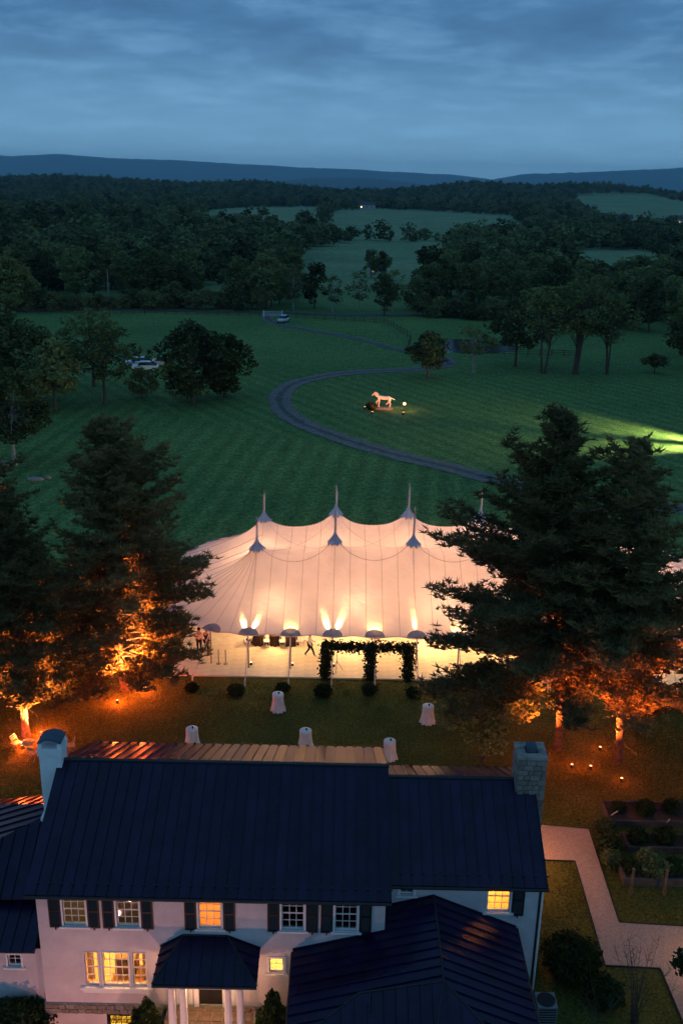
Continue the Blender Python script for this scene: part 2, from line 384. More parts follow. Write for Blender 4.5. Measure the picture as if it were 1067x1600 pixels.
def sstep(a, b, v):
    t = np.clip((np.asarray(v, float) - a) / (b - a), 0, 1); return t * t * (3 - 2 * t)

# ------------------------------------------------------------ terrain
RIDGE_X = [-1174, -858, -763, -652, -385, -227, -148, -37, 89, 152, 246, 309, 451, 561, 656, 826, 1194]
RIDGE_Z = [28, 31, 36, 36, 26, 35, 26, 18, 19, 25, 35, 43, 36, 44, 42, 27, 29]
def ground_z(x, y):
    x = np.asarray(x, float); y = np.asarray(y, float)
    roll = sstep(280, 620, y) * (2.6 * np.sin(x / 150 + 1.0) * np.cos(y / 190) + 2.0 * np.sin(x / 310 + y / 260))
    rz = np.interp(x * 2500 / np.maximum(y, 1500), RIDGE_X, RIDGE_Z) - 9.5
    up = sstep(1650, 2450, y) * (1 - sstep(2600, 3600, y) * .9)
    dip = -1.8 * np.exp(-(((x - 25) / 14) ** 2 + ((y - 199) / 12) ** 2))
    area = -1.4 * (1 - sstep(31.6, 34.0, y)) * (1 - sstep(-6.3, -3.0, x))      # ground falls away below the house front
    return roll * (1 - sstep(1700, 2400, y)) + rz * up + dip + area

# ------------------------------------------------------------ the setting: ground, mountains, track, road, pond
def graded(core0, core1, step, far, growth=1.22):
    a = list(np.arange(core0, core1 + .1, step)); s = step
    hi = a[-1]
    while hi < far: s *= growth; s = min(s, 600); hi += s; a.append(hi)
    return a
ys = sorted(graded(-40, 260, 5, 27000) + [31.4, 34.2])
xp = graded(0, 90, 5, 20000); xs = sorted(set([-v for v in xp] + xp + [-6.3, -3.0]))
GX, GY = np.meshgrid(xs, ys); GZ = ground_z(GX, GY)
V = np.stack([GX, GY, GZ], -1).reshape(-1, 3); nx, ny = len(xs), len(ys)
ii = np.arange(nx * ny).reshape(ny, nx)
Fq = np.stack([ii[:-1, :-1], ii[:-1, 1:], ii[1:, 1:], ii[1:, :-1]], -1).reshape(-1, 4)
tag(obj('ground', np_mesh('ground', V, Fq, 'grass', smooth=True)), kind='structure')

def mountain(name, prof, dist, depth, seed, k_=1.0):
    prof = [(x * k_, 30 + (z - 30) * k_) for x, z in prof]; dist *= k_; depth *= k_
    rng = np.random.default_rng(seed); px = np.array([p[0] for p in prof], float); pz = np.array([p[1] for p in prof], float)
    X = np.linspace(px[0], px[-1], 260); Z = np.interp(X, px, pz)
    Z = np.convolve(np.pad(Z, 4, mode='edge'), np.ones(9) / 9, 'valid')
    T = np.linspace(0, 1, 26); rows = []
    for t in T:
        k = math.sin(t * math.pi / 2) ** 1.3
        n = sum(np.sin(X / L_ + rng.uniform(0, 6) + t * 3) * a for L_, a in ((310 * k_, .10), (120 * k_, .06), (47 * k_, .03)))
        rows.append(np.stack([X, np.full_like(X, dist - depth * (1 - t)), -12 + (Z + 12) * (k * (1 + n * (1 - t) * t * 3)) + (rng.normal(size=len(X)) * 5 * (t > .9))], -1))
    rows.append(np.stack([X, np.full_like(X, dist + depth * .6), np.full_like(X, -12)], -1))
    V = np.concatenate(rows); n = len(X); r = len(rows); ii = np.arange(n * r).reshape(r, n)
    F = np.stack([ii[:-1, :-1], ii[:-1, 1:], ii[1:, 1:], ii[1:, :-1]], -1).reshape(-1, 4)
    tag(obj(name, np_mesh(name, V, F, 'mountain', smooth=True)), kind='structure')
mountain('mountain_ridge', [[-6500, 90], [-5200, 120], [-3740, 147], [-2731, 189], [-2378, 210], [-2077, 211], [-1727, 189], [-1226, 185], [-725, 170], [-323, 154], [79, 148], [482, 132], [885, 120], [1113, 91], [1494, 56], [2303, 20]], 8000, 1700, 1, 2.5)
mountain('mountain_ridge', [[427, -6], [690, 32], [974, 80], [1169, 125], [1432, 138], [1781, 157], [2291, 188], [3309, 207], [4600, 170], [6200, 120]], 7000, 1500, 2, 2.5)
mountain('foothill', [[-900, -8], [-743, -4], [-395, 40], [-222, 63], [-48, 70], [194, 65], [403, 42], [683, 8], [800, -8]], 5500, 700, 3, 2.2)

def inside_(P, poly):
    x, y = P[:, 0], P[:, 1]; r = np.zeros(len(P), bool); n = len(poly)
    for i in range(n):
        x0, y0 = poly[i]; x1, y1 = poly[(i + 1) % n]
        r ^= ((y0 > y) != (y1 > y)) & (x < (x1 - x0) * (y - y0) / (y1 - y0 + 1e-9) + x0)
    return r
def spline(pts, n=10):
    o = []; p = [Vector(q) for q in pts]; p = [p[0] * 2 - p[1]] + p + [p[-1] * 2 - p[-2]]
    for i in range(1, len(p) - 2):
        for k in range(n):
            t = k / n; a, b, c, d = p[i - 1:i + 3]
            o.append(.5 * ((2 * b) + (c - a) * t + (2 * a - 5 * b + 4 * c - d) * t * t + (3 * b - a - 3 * c + d) * t ** 3))
    o.append(p[-2]); return o
def ribbon(name, pts, lanes, dz):
    """draped strip; lanes = [(offset from, offset to, material)]"""
    s = spline([(x, y, 0) for x, y in pts]); out_ = []; rng = random.Random(4)
    for li, (o0, o1, m) in enumerate(lanes):
        vs = []; fs = []
        for i, p in enumerate(s):
            t = (s[min(i + 1, len(s) - 1)] - s[max(i - 1, 0)]).normalized(); n = Vector((t.y, -t.x, 0))
            for o in (o0, o1):
                q = p + n * (o + rng.uniform(-.2, .2)); vs.append((q.x, q.y, float(ground_z(q.x, q.y)) + dz + (.004 if li else 0)))
        for i in range(len(s) - 1): fs.append((2 * i, 2 * i + 1, 2 * i + 3, 2 * i + 2))
        out_.append((vs, fs, m))
    root = None
    for vs, fs, m in out_:
        o = MB().add(vs, [f[::-1] for f in fs], 0, True).build(name if root is None else 'crown_strip', m, root)
        if root is None: root = tag(o, kind='structure')
    return root
TR = [(40, 89), (28, 93.5), (17.35, 99.5), (11.96, 104.6), (4.93, 110.7), (-1.29, 118.2), (-6.59, 126.6), (-9.24, 136.4), (-9.13, 146.5), (-5.99, 154.6), (1.31, 161.6), (12.44, 165.8), (19, 171.5)]
TR2 = [(19, 171.5), (18, 180), (12.5, 186), (2.8, 200.6), (-8.27, 211.2), (-16.8, 222.4), (-19, 236)]
ribbon('gravel_track', TR, [(-1.65, 1.65, 'track_gravel'), (-.40, .40, 'track_crown')], .06)
ribbon('farm_track', TR2, [(-1.25, 1.25, 'track_gravel'), (-.6, .6, 'track_crown')], .065)
ribbon('road', [(-140, 230), (-90, 236), (-52, 238.5), (-17, 239), (0, 238), (20, 240), (60, 247)], [(-1.7, 1.7, 'asphalt')], .07)
tag(MB().add([(9, 184, -.95), (46, 184, -.95), (46, 213, -.95), (9, 213, -.95)], [(0, 1, 2, 3)]).build('pond_water', 'water'), kind='structure')

# gravel path beside the house
PP = [(9.0, 40.45), (12.56, 40.05), (12.36, 33.66), (30, 32.6), (30, 5), (19.0, 5), (13.4, 28.4), (13.35, 31.1), (11.13, 31.2), (11.33, 37.6), (9.0, 37.65)]
bm = bmesh.new(); vs = [bm.verts.new((x, y, .035)) for x, y in PP]; f = bm.faces.new(vs); bmesh.ops.triangulate(bm, faces=[f])
me = bpy.data.meshes.new('gravel_path'); bm.to_mesh(me); bm.free(); me.materials.append(MATS['gravel'])
path = tag(obj('gravel_path', me), kind='structure')
if me.polygons[0].normal.z < 0: me.flip_normals()
for i in range(len(PP)):
    a, b = Vector(PP[i]), Vector(PP[(i + 1) % len(PP)]); d = b - a
    if d.length < 1.3 or i == 4 or (a.x > 29 and b.x > 29) or (a.x < 9.1 and b.x < 9.1): continue
    m_ = (a + b) / 2
    MB().box((0, 0, 0), (d.length - .04, .04, .07), 0).build('edging', 'dark_trim', path, (m_.x, m_.y, .025), math.atan2(d.y, d.x))

# standing blades of the lawn between the house and the tent: nobody could count them
rg_ = np.random.default_rng(77); nbl = 95000
C = np.stack([rg_.uniform(-24, 22, nbl), rg_.uniform(31, 57, nbl), np.zeros(nbl)], 1)
cl = np.sin(C[:, 0] * 2.1 + np.sin(C[:, 1] * 1.7) * 2) * np.cos(C[:, 1] * 2.6 + np.sin(C[:, 0] * 1.3)) + rg_.normal(size=nbl) * .8
okb = (cl > -.35) & ~((C[:, 0] > -17.6) & (C[:, 0] < 8.6) & (C[:, 1] < 38.6)) & ~((C[:, 0] > -11) & (C[:, 1] > 54.6)) & ~inside_(C, PP) & ~((C[:, 0] > 13) & (C[:, 1] > 35.9) & (C[:, 1] < 42.1))
okb &= ~((C[:, 0] < -3) & (C[:, 1] < 34.5))
C = C[okb]; nbl = len(C); an = rg_.uniform(0, 6.283, nbl); ln_ = rg_.normal(size=(nbl, 2)) * .045; hb = rg_.uniform(.05, .13, nbl) * (1 + .5 * (rg_.uniform(size=nbl) > .93)); wb = rg_.uniform(.018, .045, nbl)
dv = np.stack([np.cos(an) * wb, np.sin(an) * wb, np.zeros(nbl)], 1); tipv = C + np.stack([ln_[:, 0], ln_[:, 1], hb], 1)
V = np.stack([C - dv, C + dv, tipv], 1).reshape(-1, 3); tag(obj('grass', np_mesh('grass', V, np.arange(len(V)).reshape(-1, 3), 'lawn_blade')), 'rough mown grass of the lawn between house and tent', 'grass', None, 'stuff')

# ------------------------------------------------------------ trees: makers
def limb(mb, a, b, r0, r1, sag=0.0, n=4, k=5):
    a, b = Vector(a), Vector(b)
    pts = [a.lerp(b, i / n) + Vector((0, 0, sag * math.sin(math.pi * i / n))) for i in range(n + 1)]
    mb.tube(pts, [r0 + (r1 - r0) * i / n for i in range(n + 1)], k, caps=False)
    return pts
def crown_tree(seed, h, rx, z0, nclump, per, leaf, clump_r, trunk_r, bark='bark', leafm='oak_leaf', airy=0.0, stems=1, lean=0.0):
    """deciduous tree: returns (trunk mesh with limbs, crown mesh of leaves in clumps)"""
    rng = np.random.default_rng(seed); rr = random.Random(seed); mb = MB()
    tops = []
    for s_ in range(stems):
        off = Vector((rr.uniform(-.5, .5), rr.uniform(-.4, .4), 0)) * (stems > 1); ln = Vector((rr.uniform(-1, 1), rr.uniform(-1, 1), 0)) * (.06 * h + lean)
        top = off + ln + Vector((0, 0, h * .8)); mid = off + ln * .3 + Vector((rr.uniform(-.3, .3), 0, h * .4))
        mb.tube([off, off + Vector((0, 0, .3)), mid, top], [trunk_r * 1.5, trunk_r, trunk_r * .62, trunk_r * .14], 7, caps=False); tops.append((off, mid, top))
    C = []
    zc = (h + z0) / 2; hz_ = (h - z0) / 2
    for i in range(nclump):
        while True:
            p = rng.uniform(-1, 1, 3)
            if .30 < np.linalg.norm(p) < 1: break
        p = p / np.linalg.norm(p) ** .35
        wob = 1 + .22 * math.sin(3 * math.atan2(p[1], p[0]) + seed) + .12 * rng.normal()
        taper = 1 - .28 * max(0, p[2])
        c = np.array([p[0] * rx * wob * taper, p[1] * rx * wob * taper, zc + p[2] * hz_ * .93]); C.append(c)
        off, mid, top = tops[i % stems]
        if i % (2 if airy else 3) == 0:
            st = mid.lerp(top, rr.uniform(-.35, .75)); limb(mb, st, c, trunk_r * .3, .025, rr.uniform(-.3, .5), 4, 4)
    C = np.array(C); sz = clump_r * rng.uniform(.55, 1.3, nclump)
    pts = np.repeat(C, per, 0); d = rng.normal(size=pts.shape); d /= np.linalg.norm(d, axis=1)[:, None]
    rad = np.repeat(sz, per) * rng.uniform(.25 if airy else .5, 1.0, len(pts)) ** .6
    pts = pts + d * rad[:, None] * np.array([1.15, 1.15, .75])
    pts[:, 2] = np.maximum(pts[:, 2], .12)
    if airy: pts = pts[rng.uniform(size=len(pts)) > airy]
    V, F = leaf_quads(pts, leaf, rng, .55)
    return mb.mesh('trunk', bark), np_mesh('crown', V, F, leafm)
def tree_obj(name, meshes, loc, label, cat='tree', group=None, rz=0, s=1.0):
    t = empty(name, loc, rz, label, cat, group); t.scale = (s, s, s) if isinstance(s, (int, float)) else s
    obj('trunk', meshes[0], t); obj('crown', meshes[1], t)
    return t

def pine(seed, h, prof, trunk_r=.28, first=.12, step=.54, tuft=.40, dens=1.0, lean=(0, 0), dirs=None):
    """white pine: whorls of long plumy boughs, needle tufts along their outer part; prof = [(height share, bough length)]"""
    rng = np.random.default_rng(seed); rr = random.Random(seed); mb = MB(); T = []
    ph = [p[0] for p in prof]; pl = [p[1] for p in prof]
    def axis(z): k = z / h; return Vector((lean[0] * k + .18 * math.sin(z * .5 + seed), lean[1] * k + .15 * math.cos(z * .43), z))
    zz = np.linspace(0, h, 16); mb.tube([axis(z) for z in zz], [trunk_r * (1 - z / h) ** .8 * (1.35 if z == 0 else 1) + .02 for z in zz], 8, caps=False)
    for i in range(11):          # bare dead stubs below the live boughs
        zs_ = rr.uniform(.7, h * first + .6); an = rr.uniform(0, 6.28); Ls = rr.uniform(.5, 1.9); a_ = axis(zs_); b_ = a_ + Vector((math.cos(an) * Ls, math.sin(an) * Ls, rr.uniform(-.25, .35))); mb.tube([a_, a_.lerp(b_, .5) + Vector((0, 0, .08)), b_], [.035, .022, .006], 4, caps=False)
    z = h * first
    while z < h * .985:
        Lm = float(np.interp(z / h, ph, pl)); nb = 6 if Lm > 2 else 4
        a0 = rr.uniform(0, 6.28)
        for i in range(nb):
            an = a0 + i * 6.283 / nb + rr.uniform(-.35, .35); Lb = Lm * rr.uniform(.62, 1.12)
            if dirs: Lb *= 1 + dirs[1] * math.cos(an - dirs[0])
            q_ = rr.random()
            if q_ < .10: continue
            if q_ < .26: Lb *= .55
            zb = z + rr.uniform(-.32, .32) * step; k = zb / h; rise = (.15 + .75 * k ** 2) * Lb; b0 = axis(zb)
            D = Vector((math.cos(an), math.sin(an), 0)); S = Vector((-D.y, D.x, 0))
            bend = rr.uniform(-.14, .14) * Lb
            def bp(t): return b0 + D * (Lb * t) + S * (bend * t * t) + Vector((0, 0, rise * t - .14 * Lb * t * t * (1 - k) * 1.5 + .07 * Lb * max(0, t - .7) * 3))
            nseg = 5; r0 = .018 + .012 * Lb
            mb.tube([bp(j / nseg) for j in range(nseg + 1)], [r0 * (1 - .85 * j / nseg) for j in range(nseg + 1)], 4, caps=False)
            nt_ = max(4, int(Lb * 4.7 * dens))
            for j in range(nt_):
                t0_ = .34 if k < .35 else .18; t = t0_ + (1 - t0_) * (j + rr.random()) / nt_; p = bp(min(t, 1)); side = 1 if j % 2 else -1
                tl = (.30 + .34 * (1 - t)) * min(Lb, 4.6) * .55 * rr.uniform(.5, 1.15)
                q = p + (S * side * .8 + D * .62).normalized() * tl + Vector((0, 0, rr.uniform(.0, .55) * tl))
                if tl > .55: mb.tube([p, q], [.014, .006], 3, caps=False)
                m_ = max(2, int(tl / .20))
                for u in range(m_ + 1): T.append(tuple(p.lerp(q, u / m_) + Vector((rr.gauss(0, .09), rr.gauss(0, .09), rr.gauss(0, .11)))))
        z += step * (1.15 - .5 * z / h) * rr.uniform(.8, 1.2)
    T = np.array(T); n = 10
    C = np.repeat(T, n, 0); d = rng.normal(size=C.shape); d[:, 2] = np.abs(d[:, 2]) * .8 - .05; d /= np.linalg.norm(d, axis=1)[:, None]
    b = rng.normal(size=C.shape); b -= d * (b * d).sum(1)[:, None]; b /= np.linalg.norm(b, axis=1)[:, None]
    Ln = tuft * rng.uniform(.55, 1.2, len(C))[:, None]; wd = .046
    V = np.stack([C - b * wd, C + b * wd, C + d * Ln], 1).reshape(-1, 3); F = np.arange(len(V)).reshape(-1, 3)
    return mb.mesh('trunk', 'bark'), np_mesh('crown', V, F, 'pine_leaf')

# ------------------------------------------------------------ woods and hedgerows
FIELDS = [
    [[-21, 280], [-22, 459], [7, 592], [60, 583], [51, 458], [27, 292]],
    [[-105, 640], [-168, 1217], [-128, 1440], [-40, 1500], [-18, 690]],
    [[-17, 610], [-18, 1260], [48, 1400], [190, 1180], [132, 700], [32, 610]],
    [[250, 860], [300, 1300], [471, 2100], [700, 2350], [700, 1800], [310, 780]],
    [[70, 300], [82, 366], [119, 540], [165, 560], [142, 430], [96, 290]],
    [[-14, 236], [-13, 315], [20, 300], [17, 226]],
    [[-330, 900], [-480, 1473], [-500, 1720], [-280, 1040]],
    [[-38, 247], [-40, 300], [-26, 320], [-20, 250]],
]
def inside(P, poly):
    x, y = P[:, 0], P[:, 1]; r = np.zeros(len(P), bool); n = len(poly)
    for i in range(n):
        x0, y0 = poly[i]; x1, y1 = poly[(i + 1) % n]
        r ^= ((y0 > y) != (y1 > y)) & (x < (x1 - x0) * (y - y0) / (y1 - y0 + 1e-9) + x0)
    return r
EDGE_X = [-400, -80, -52, -17, -3, 9, 14, 24, 40, 60, 75, 90, 400]
EDGE_Y = [215, 231, 242, 245, 243, 244, 240, 236, 232, 224, 214, 175, 160]
rng = np.random.default_rng(11)
cand = []
for y0, y1, area in ((165, 420, 62), (420, 900, 110), (900, 1500, 165), (1500, 2720, 230)):
    W = y1 * .46 + 30; n = int(2 * W * (y1 - y0) / area)
    p = np.stack([rng.uniform(-W, W, n), rng.uniform(y0, y1, n)], 1)
    p = p[np.abs(p[:, 0]) < p[:, 1] * .43 + 30]
    cand.append(p)
WP = np.concatenate(cand)
ok = WP[:, 1] > np.interp(WP[:, 0], EDGE_X, EDGE_Y)
for f in FIELDS: ok &= ~inside(WP, f)
WP = WP[ok]
# keep a little air between neighbours
cell = {}
keep = []
for i, (x, y) in enumerate(WP):
    g = 5.0 if y < 420 else (6.5 if y < 900 else 8.0); k = (int(x // g), int(y // g))
    if k in cell: continue
    cell[k] = 1; keep.append(i)
WP = WP[keep]
WP = WP[np.argsort(WP[:, 1])]
near, rest = WP[:215], WP[215:]

kinds = [crown_tree(21, 12.5, 4.6, 2.0, 70, 46, .62, 1.25, .26),
         crown_tree(22, 14.5, 3.9, 2.4, 74, 46, .60, 1.15, .26),
         crown_tree(23, 11.0, 5.2, 2.6, 70, 34, .58, 1.1, .24, airy=.25),
         crown_tree(24, 8.5, 3.8, .8, 54, 46, .55, 1.1, .18),
         crown_tree(25, 13.5, 3.2, 1.4, 60, 44, .60, 1.0, .24)]
rr = random.Random(3)
for i, (x, y) in enumerate(near):
    k = rr.choice((0, 0, 1, 1, 2, 3, 4)); s = rr.uniform(.72, 1.06); where = 'left of the gate' if x < -16 else ('behind the pond' if x < 45 else 'right of the meadow'); look = ('broad round-headed', 'tall oval-headed', 'loose airy', 'low bushy', 'narrow upright')[k]
    tree_obj('woodland_tree', kinds[k], (float(x), float(y), float(ground_z(x, y)) - .1), look + ' dark tree of the wood edge ' + where, 'tree', look + ' trees of the wood edge ' + where, rr.uniform(0, 6.28), (s * rr.uniform(.9, 1.15), s * rr.uniform(.9, 1.15), s))

# undergrowth and bushy small trees closing the foot of the woods
hb_ = random.Random(12)
for x0_, x1_, where in ((-92, -21, 'left of the gate'), (19, 62, 'right of the pond')):
    x = x0_
    while x < x1_:
        y = float(np.interp(x, EDGE_X, EDGE_Y)) + hb_.uniform(-1.5, 3.5); k = hb_.choice((3, 3, 3, 0, 4)); s = hb_.uniform(.34, .62)
        tree_obj('hedgerow_bush', kinds[k], (x, y, float(ground_z(x, y)) - s * (1.2 if k != 3 else .7)), 'low dark bush of the hedgerow at the foot of the woods ' + where, 'bush', 'hedgerow bushes ' + where, hb_.uniform(0, 6.28), (s * 1.25, s * 1.25, s)); x += hb_.uniform(1.4, 3.2)

# the woods beyond: one mass, instanced on points
wood_col = bpy.data.collections.new('woodland_kinds')
for s_, (h, r_, z0) in enumerate(((11, 4.6, 1.0), (13, 4.2, 1.2), (9.5, 5.0, .8), (12, 3.4, .8), (8, 4.4, .5))):
    tm, cm = crown_tree(60 + s_, h, r_, z0, 34, 12, 1.25, 1.6, .3, leafm='far_leaf')
    o = bpy.data.objects.new('far_crown_%d' % s_, cm); wood_col.objects.link(o)
me = bpy.data.meshes.new('woodland')
me.from_pydata([(float(x), float(y), float(ground_z(x, y)) - .3) for x, y in rest], [], [])
n = len(rest)
a = me.attributes.new('pick', 'INT', 'POINT'); a.data.foreach_set('value', rng.integers(0, 5, n).astype(np.int32))
a = me.attributes.new('turn', 'FLOAT_VECTOR', 'POINT'); tv = np.zeros((n, 3), np.float32); tv[:, 2] = rng.uniform(0, 6.28, n); a.data.foreach_set('vector', tv.ravel())
sv = np.repeat(rng.choice((.55, .75, .9, 1.0, 1.1, 1.3), n)[:, None] * rng.uniform(.85, 1.15, (n, 1)), 3, 1); sv *= np.where(rest[:, 1] > 900, 1.18, 1.0)[:, None]; sv[:, 2] *= rng.uniform(.75, 1.05, n)
a = me.attributes.new('size', 'FLOAT_VECTOR', 'POINT'); a.data.foreach_set('vector', sv.astype(np.float32).ravel())
wood = tag(obj('woodland', me), 'far-off dark woods covering the hills up to the mountains', 'woods', None, 'stuff')
ng = bpy.data.node_groups.new('woodland', 'GeometryNodeTree')
ng.interface.new_socket('Geometry', in_out='INPUT', socket_type='NodeSocketGeometry'); ng.interface.new_socket('Geometry', in_out='OUTPUT', socket_type='NodeSocketGeometry')
gi = ng.nodes.new('NodeGroupInput'); go = ng.nodes.new('NodeGroupOutput'); ip = ng.nodes.new('GeometryNodeInstanceOnPoints')
ci = ng.nodes.new('GeometryNodeCollectionInfo'); ci.inputs['Collection'].default_value = wood_col; ci.inputs['Separate Children'].default_value = True; ci.inputs['Reset Children'].default_value = True
def na(nm, ty):
    x = ng.nodes.new('GeometryNodeInputNamedAttribute'); x.data_type = ty; x.inputs['Name'].default_value = nm
    return [s for s in x.outputs if s.enabled and s.name == 'Attribute'][0]
ip.inputs['Pick Instance'].default_value = True
ng.links.new(gi.outputs[0], ip.inputs['Points']); ng.links.new(ci.outputs[0], ip.inputs['Instance'])
ng.links.new(na('pick', 'INT'), ip.inputs['Instance Index']); ng.links.new(na('turn', 'FLOAT_VECTOR'), ip.inputs['Rotation']); ng.links.new(na('size', 'FLOAT_VECTOR'), ip.inputs['Scale'])
ng.links.new(ip.outputs[0], go.inputs[0])
md = wood.modifiers.new('woodland', 'NODES'); md.node_group = ng

# trees standing alone in the meadow
def lone(name, kind, x, y, s, label, rz=0, group=None):
    return tree_obj(name, kind, (x, y, float(ground_z(x, y))), label, 'tree', group, rz, s)
broad = crown_tree(41, 11.6, 5.0, .8, 120, 60, .42, 1.15, .28)
lone('broad_tree', broad, -21.8, 136, 1.0, 'tall dark spreading tree in the meadow, left of the track bend', .4)
lone('broad_tree', crown_tree(42, 9.8, 3.6, .5, 90, 60, .42, 1.0, .26, leafm='shrub_leaf'), -17.6, 139.9, 1.0, 'dense rounded dark tree nearest the track bend, joined to a taller one', 1.4)
airy1 = crown_tree(43, 11.8, 4.6, 3.0, 80, 44, .42, 1.0, .24, airy=.3)
lone('airy_tree', airy1, -33.9, 134, 1.0, 'tall airy tree with sky gaps standing beside the parked white vehicles', .2)
lone('airy_tree', airy1, -38.5, 146, 1.05, 'airy tree behind others, tallest pale crown of the left meadow group', 2.2)
lone('broad_tree', kinds[3], -29.6, 138.5, .53, 'low bushy tree just in front of the parked white vehicles', 1)
lone('broad_tree', broad, -44.5, 134, 1.0, 'broad dark tree at the left picture edge among the meadow group', 2.9)
lone('broad_tree', kinds[0], -39.5, 129, .8, 'lower dark tree in front of the left meadow group', .9)
lone('broad_tree', kinds[1], -51.0, 140, .95, 'dark tree farthest left behind the meadow group', 2.0)
lone('edge_tree', crown_tree(44, 10.6, 4.4, 2.6, 110, 56, .38, 1.0, .22, bark='bark_pale'), -36.6, 103, 1.0, 'tree with a pale trunk beside stones at the left edge of the lawn', .7)
lone('small_round_tree', crown_tree(45, 7.4, 2.9, 1.5, 60, 60, .42, .9, .2), 13.9, 158.3, 1.0, 'small round-headed tree alone beside the track in front of the pond', .3)
lone('slender_tree', crown_tree(46, 8.5, 3.0, 2.6, 46, 26, .42, .9, .13, airy=.35, bark='bark_pale', stems=2), 22.0, 163.8, 1.0, 'slender sparse tree between the pond and the horse', .3)
tall = crown_tree(47, 16.5, 5.4, 6.4, 110, 44, .45, 1.15, .34, airy=.2, stems=2, lean=.8)
tall2 = crown_tree(48, 15, 4.4, 5.6, 84, 40, .45, 1.1, .22, airy=.28, stems=2, lean=1.0)
lone('tall_tree', tall2, 34.3, 164.5, 1.0, 'tall tree with thin paired trunks, leftmost of the row right of the pond', .5)
lone('tall_tree', tall, 39.6, 164.6, 1.0, 'tall tree with the thickest dark trunk in the row right of the pond', 1.2)
lone('tall_tree', tall2, 45.2, 165, .95, 'tall tree with leaning trunks at the far end of the row right of the pond', 2.6)
lone('tall_tree', kinds[2], 30.5, 171, 1.1, 'airy tree behind the row of tall trees by the pond', 2.0)
lone('clipped_tree', crown_tree(49, 3.4, 1.7, 1.2, 30, 40, .35, .6, .12), 54.0, 166.5, 1.0, 'small clipped ball-headed tree alone at the right side of the meadow', .3)
lone('edge_tree', kinds[0], 62, 172, .9, 'dark round tree closing the meadow at the right picture edge', .3)
lone('edge_tree', kinds[1], 66, 186, 1.0, 'taller dark tree behind the one at the right picture edge', 1.3)
lone('edge_tree', kinds[3], 60, 153, .8, 'bushy low tree at the right edge below the meadow trees', 2.3)
lone('edge_tree', kinds[3], 47.6, 112.2, .62, 'small dark bushy tree beside the lit strips of grass', 2.3)
# sparse trees in the pale gap behind the fence
gap = crown_tree(50, 10.5, 3.6, 2.4, 44, 26, .5, 1.0, .16, airy=.4, bark='bark_pale')
for i, (x, y, s, k) in enumerate(((-13.2, 246, 1.0, 0), (-8, 250, .9, 1), (-3.2, 243, .85, 0), (3.5, 247, .95, 0), (9.5, 238, .8, 1), (-21, 252, .95, 0), (-29, 249, 1.1, 0), (12, 246, 1.0, 0), (8.6, 338, .75, 1), (12.6, 341, .7, 1))):
    lone('gap_tree', gap if k == 0 else kinds[4], x, y, s, 'thin-leaved tree in the pale gap behind the gate', i * 1.3, 'sparse trees behind the gate')

# ------------------------------------------------------------ the house
HL = Vector((-1.5, 33.4, 0))
house = empty('farmhouse', HL, 0, 'white stucco farmhouse with dark standing-seam metal roofs and lit windows', 'house')
def hp(mb, name, m, kind=None):
    o = mb.build(name, m, house, -HL)
    if kind: o['kind'] = kind
    return o
def clip(poly, a, c, keep_ge):
    o = []; n = len(poly)
    for i in range(n):
        p, q = poly[i], poly[(i + 1) % n]; dp, dq = p[a] - c, q[a] - c
        if not keep_ge: dp, dq = -dp, -dq
        if dp >= 0: o.append(p)
        if dp * dq < 0:
            t = dp / (dp - dq); o.append((p[0] + (q[0] - p[0]) * t, p[1] + (q[1] - p[1]) * t))
    return o
def roof_plane(roof, poly, along, width, off=0.0, guards=None, lift=.012, rib=.055):
    """standing-seam sheets: the plane cut into strips across 'along', each sheet an object with its raised seam"""
    P0 = Vector(poly[0]); S = Vector(along).normalized()
    nrm = (Vector(poly[1]) - P0).cross(Vector(poly[2]) - P0).normalized()
    if nrm.z < 0: nrm = -nrm
    S = (S - nrm * S.dot(nrm)).normalized(); U = nrm.cross(S)
    if U.z < 0: U = -U
    pp = [((Vector(p) - P0).dot(S), (Vector(p) - P0).dot(U)) for p in poly]
    s0 = min(p[0] for p in pp); s1 = max(p[0] for p in pp); n = max(1, round((s1 - s0) / width)); wd = (s1 - s0) / n
    rj = random.Random(int(abs(P0.x * 100 + P0.y * 7)) + n)
    for i in range(n):
        a, b = s0 + i * wd, s0 + (i + 1) * wd; q = clip(clip(pp, 0, a, True), 0, b - .004, False)
        if len(q) < 3: continue
        tilt = rj.uniform(-.004, .004)
        def w3(s, u, hgt): return P0 + S * s + U * u + nrm * (hgt + tilt * (s - a) / wd)
        mb = MB(); k = len(q)
        top = [w3(s, u, lift) for s, u in q]; bot = [w3(s, u, lift - .01) for s, u in q]
        mb.add(top + bot, [tuple(range(k)), tuple(range(2 * k - 1, k - 1, -1))] + [(j, j + k, (j + 1) % k + k, (j + 1) % k) for j in range(k)])
        e = [u for s, u in clip(clip(pp, 0, b - .03, True), 0, b - .002, False)]
        if e and max(e) - min(e) > .1:
            lo, hi = min(e), max(e); vs = []
            for hh, d0 in ((lift, 0), (lift + rib, .004)):
                vs += [w3(b - .046 + d0, lo, hh), w3(b - .004 - d0, lo, hh), w3(b - .004 - d0, hi, hh), w3(b - .046 + d0, hi, hh)]
            mb.add(vs, [(4, 5, 6, 7), (0, 1, 5, 4), (1, 2, 6, 5), (2, 3, 7, 6), (3, 0, 4, 7)])
            if guards is not None:
                g = lo + .42; c = w3(b - .017, g, lift + .045)
                guards.append(c)
        o = mb.build('roof_panel', 'roof_metal', roof)
    return
def slab(mb, poly, t=.10):
    v = [Vector(p) for p in poly]; k = len(v); n = (v[1] - v[0]).cross(v[2] - v[0]).normalized()
    if n.z < 0: n = -n
    mb.add([p - n * .004 for p in v] + [p - n * t for p in v], [tuple(range(k)), tuple(range(2 * k - 1, k - 1, -1))] + [(j, j + k, (j + 1) % k + k, (j + 1) % k) for j in range(k)])
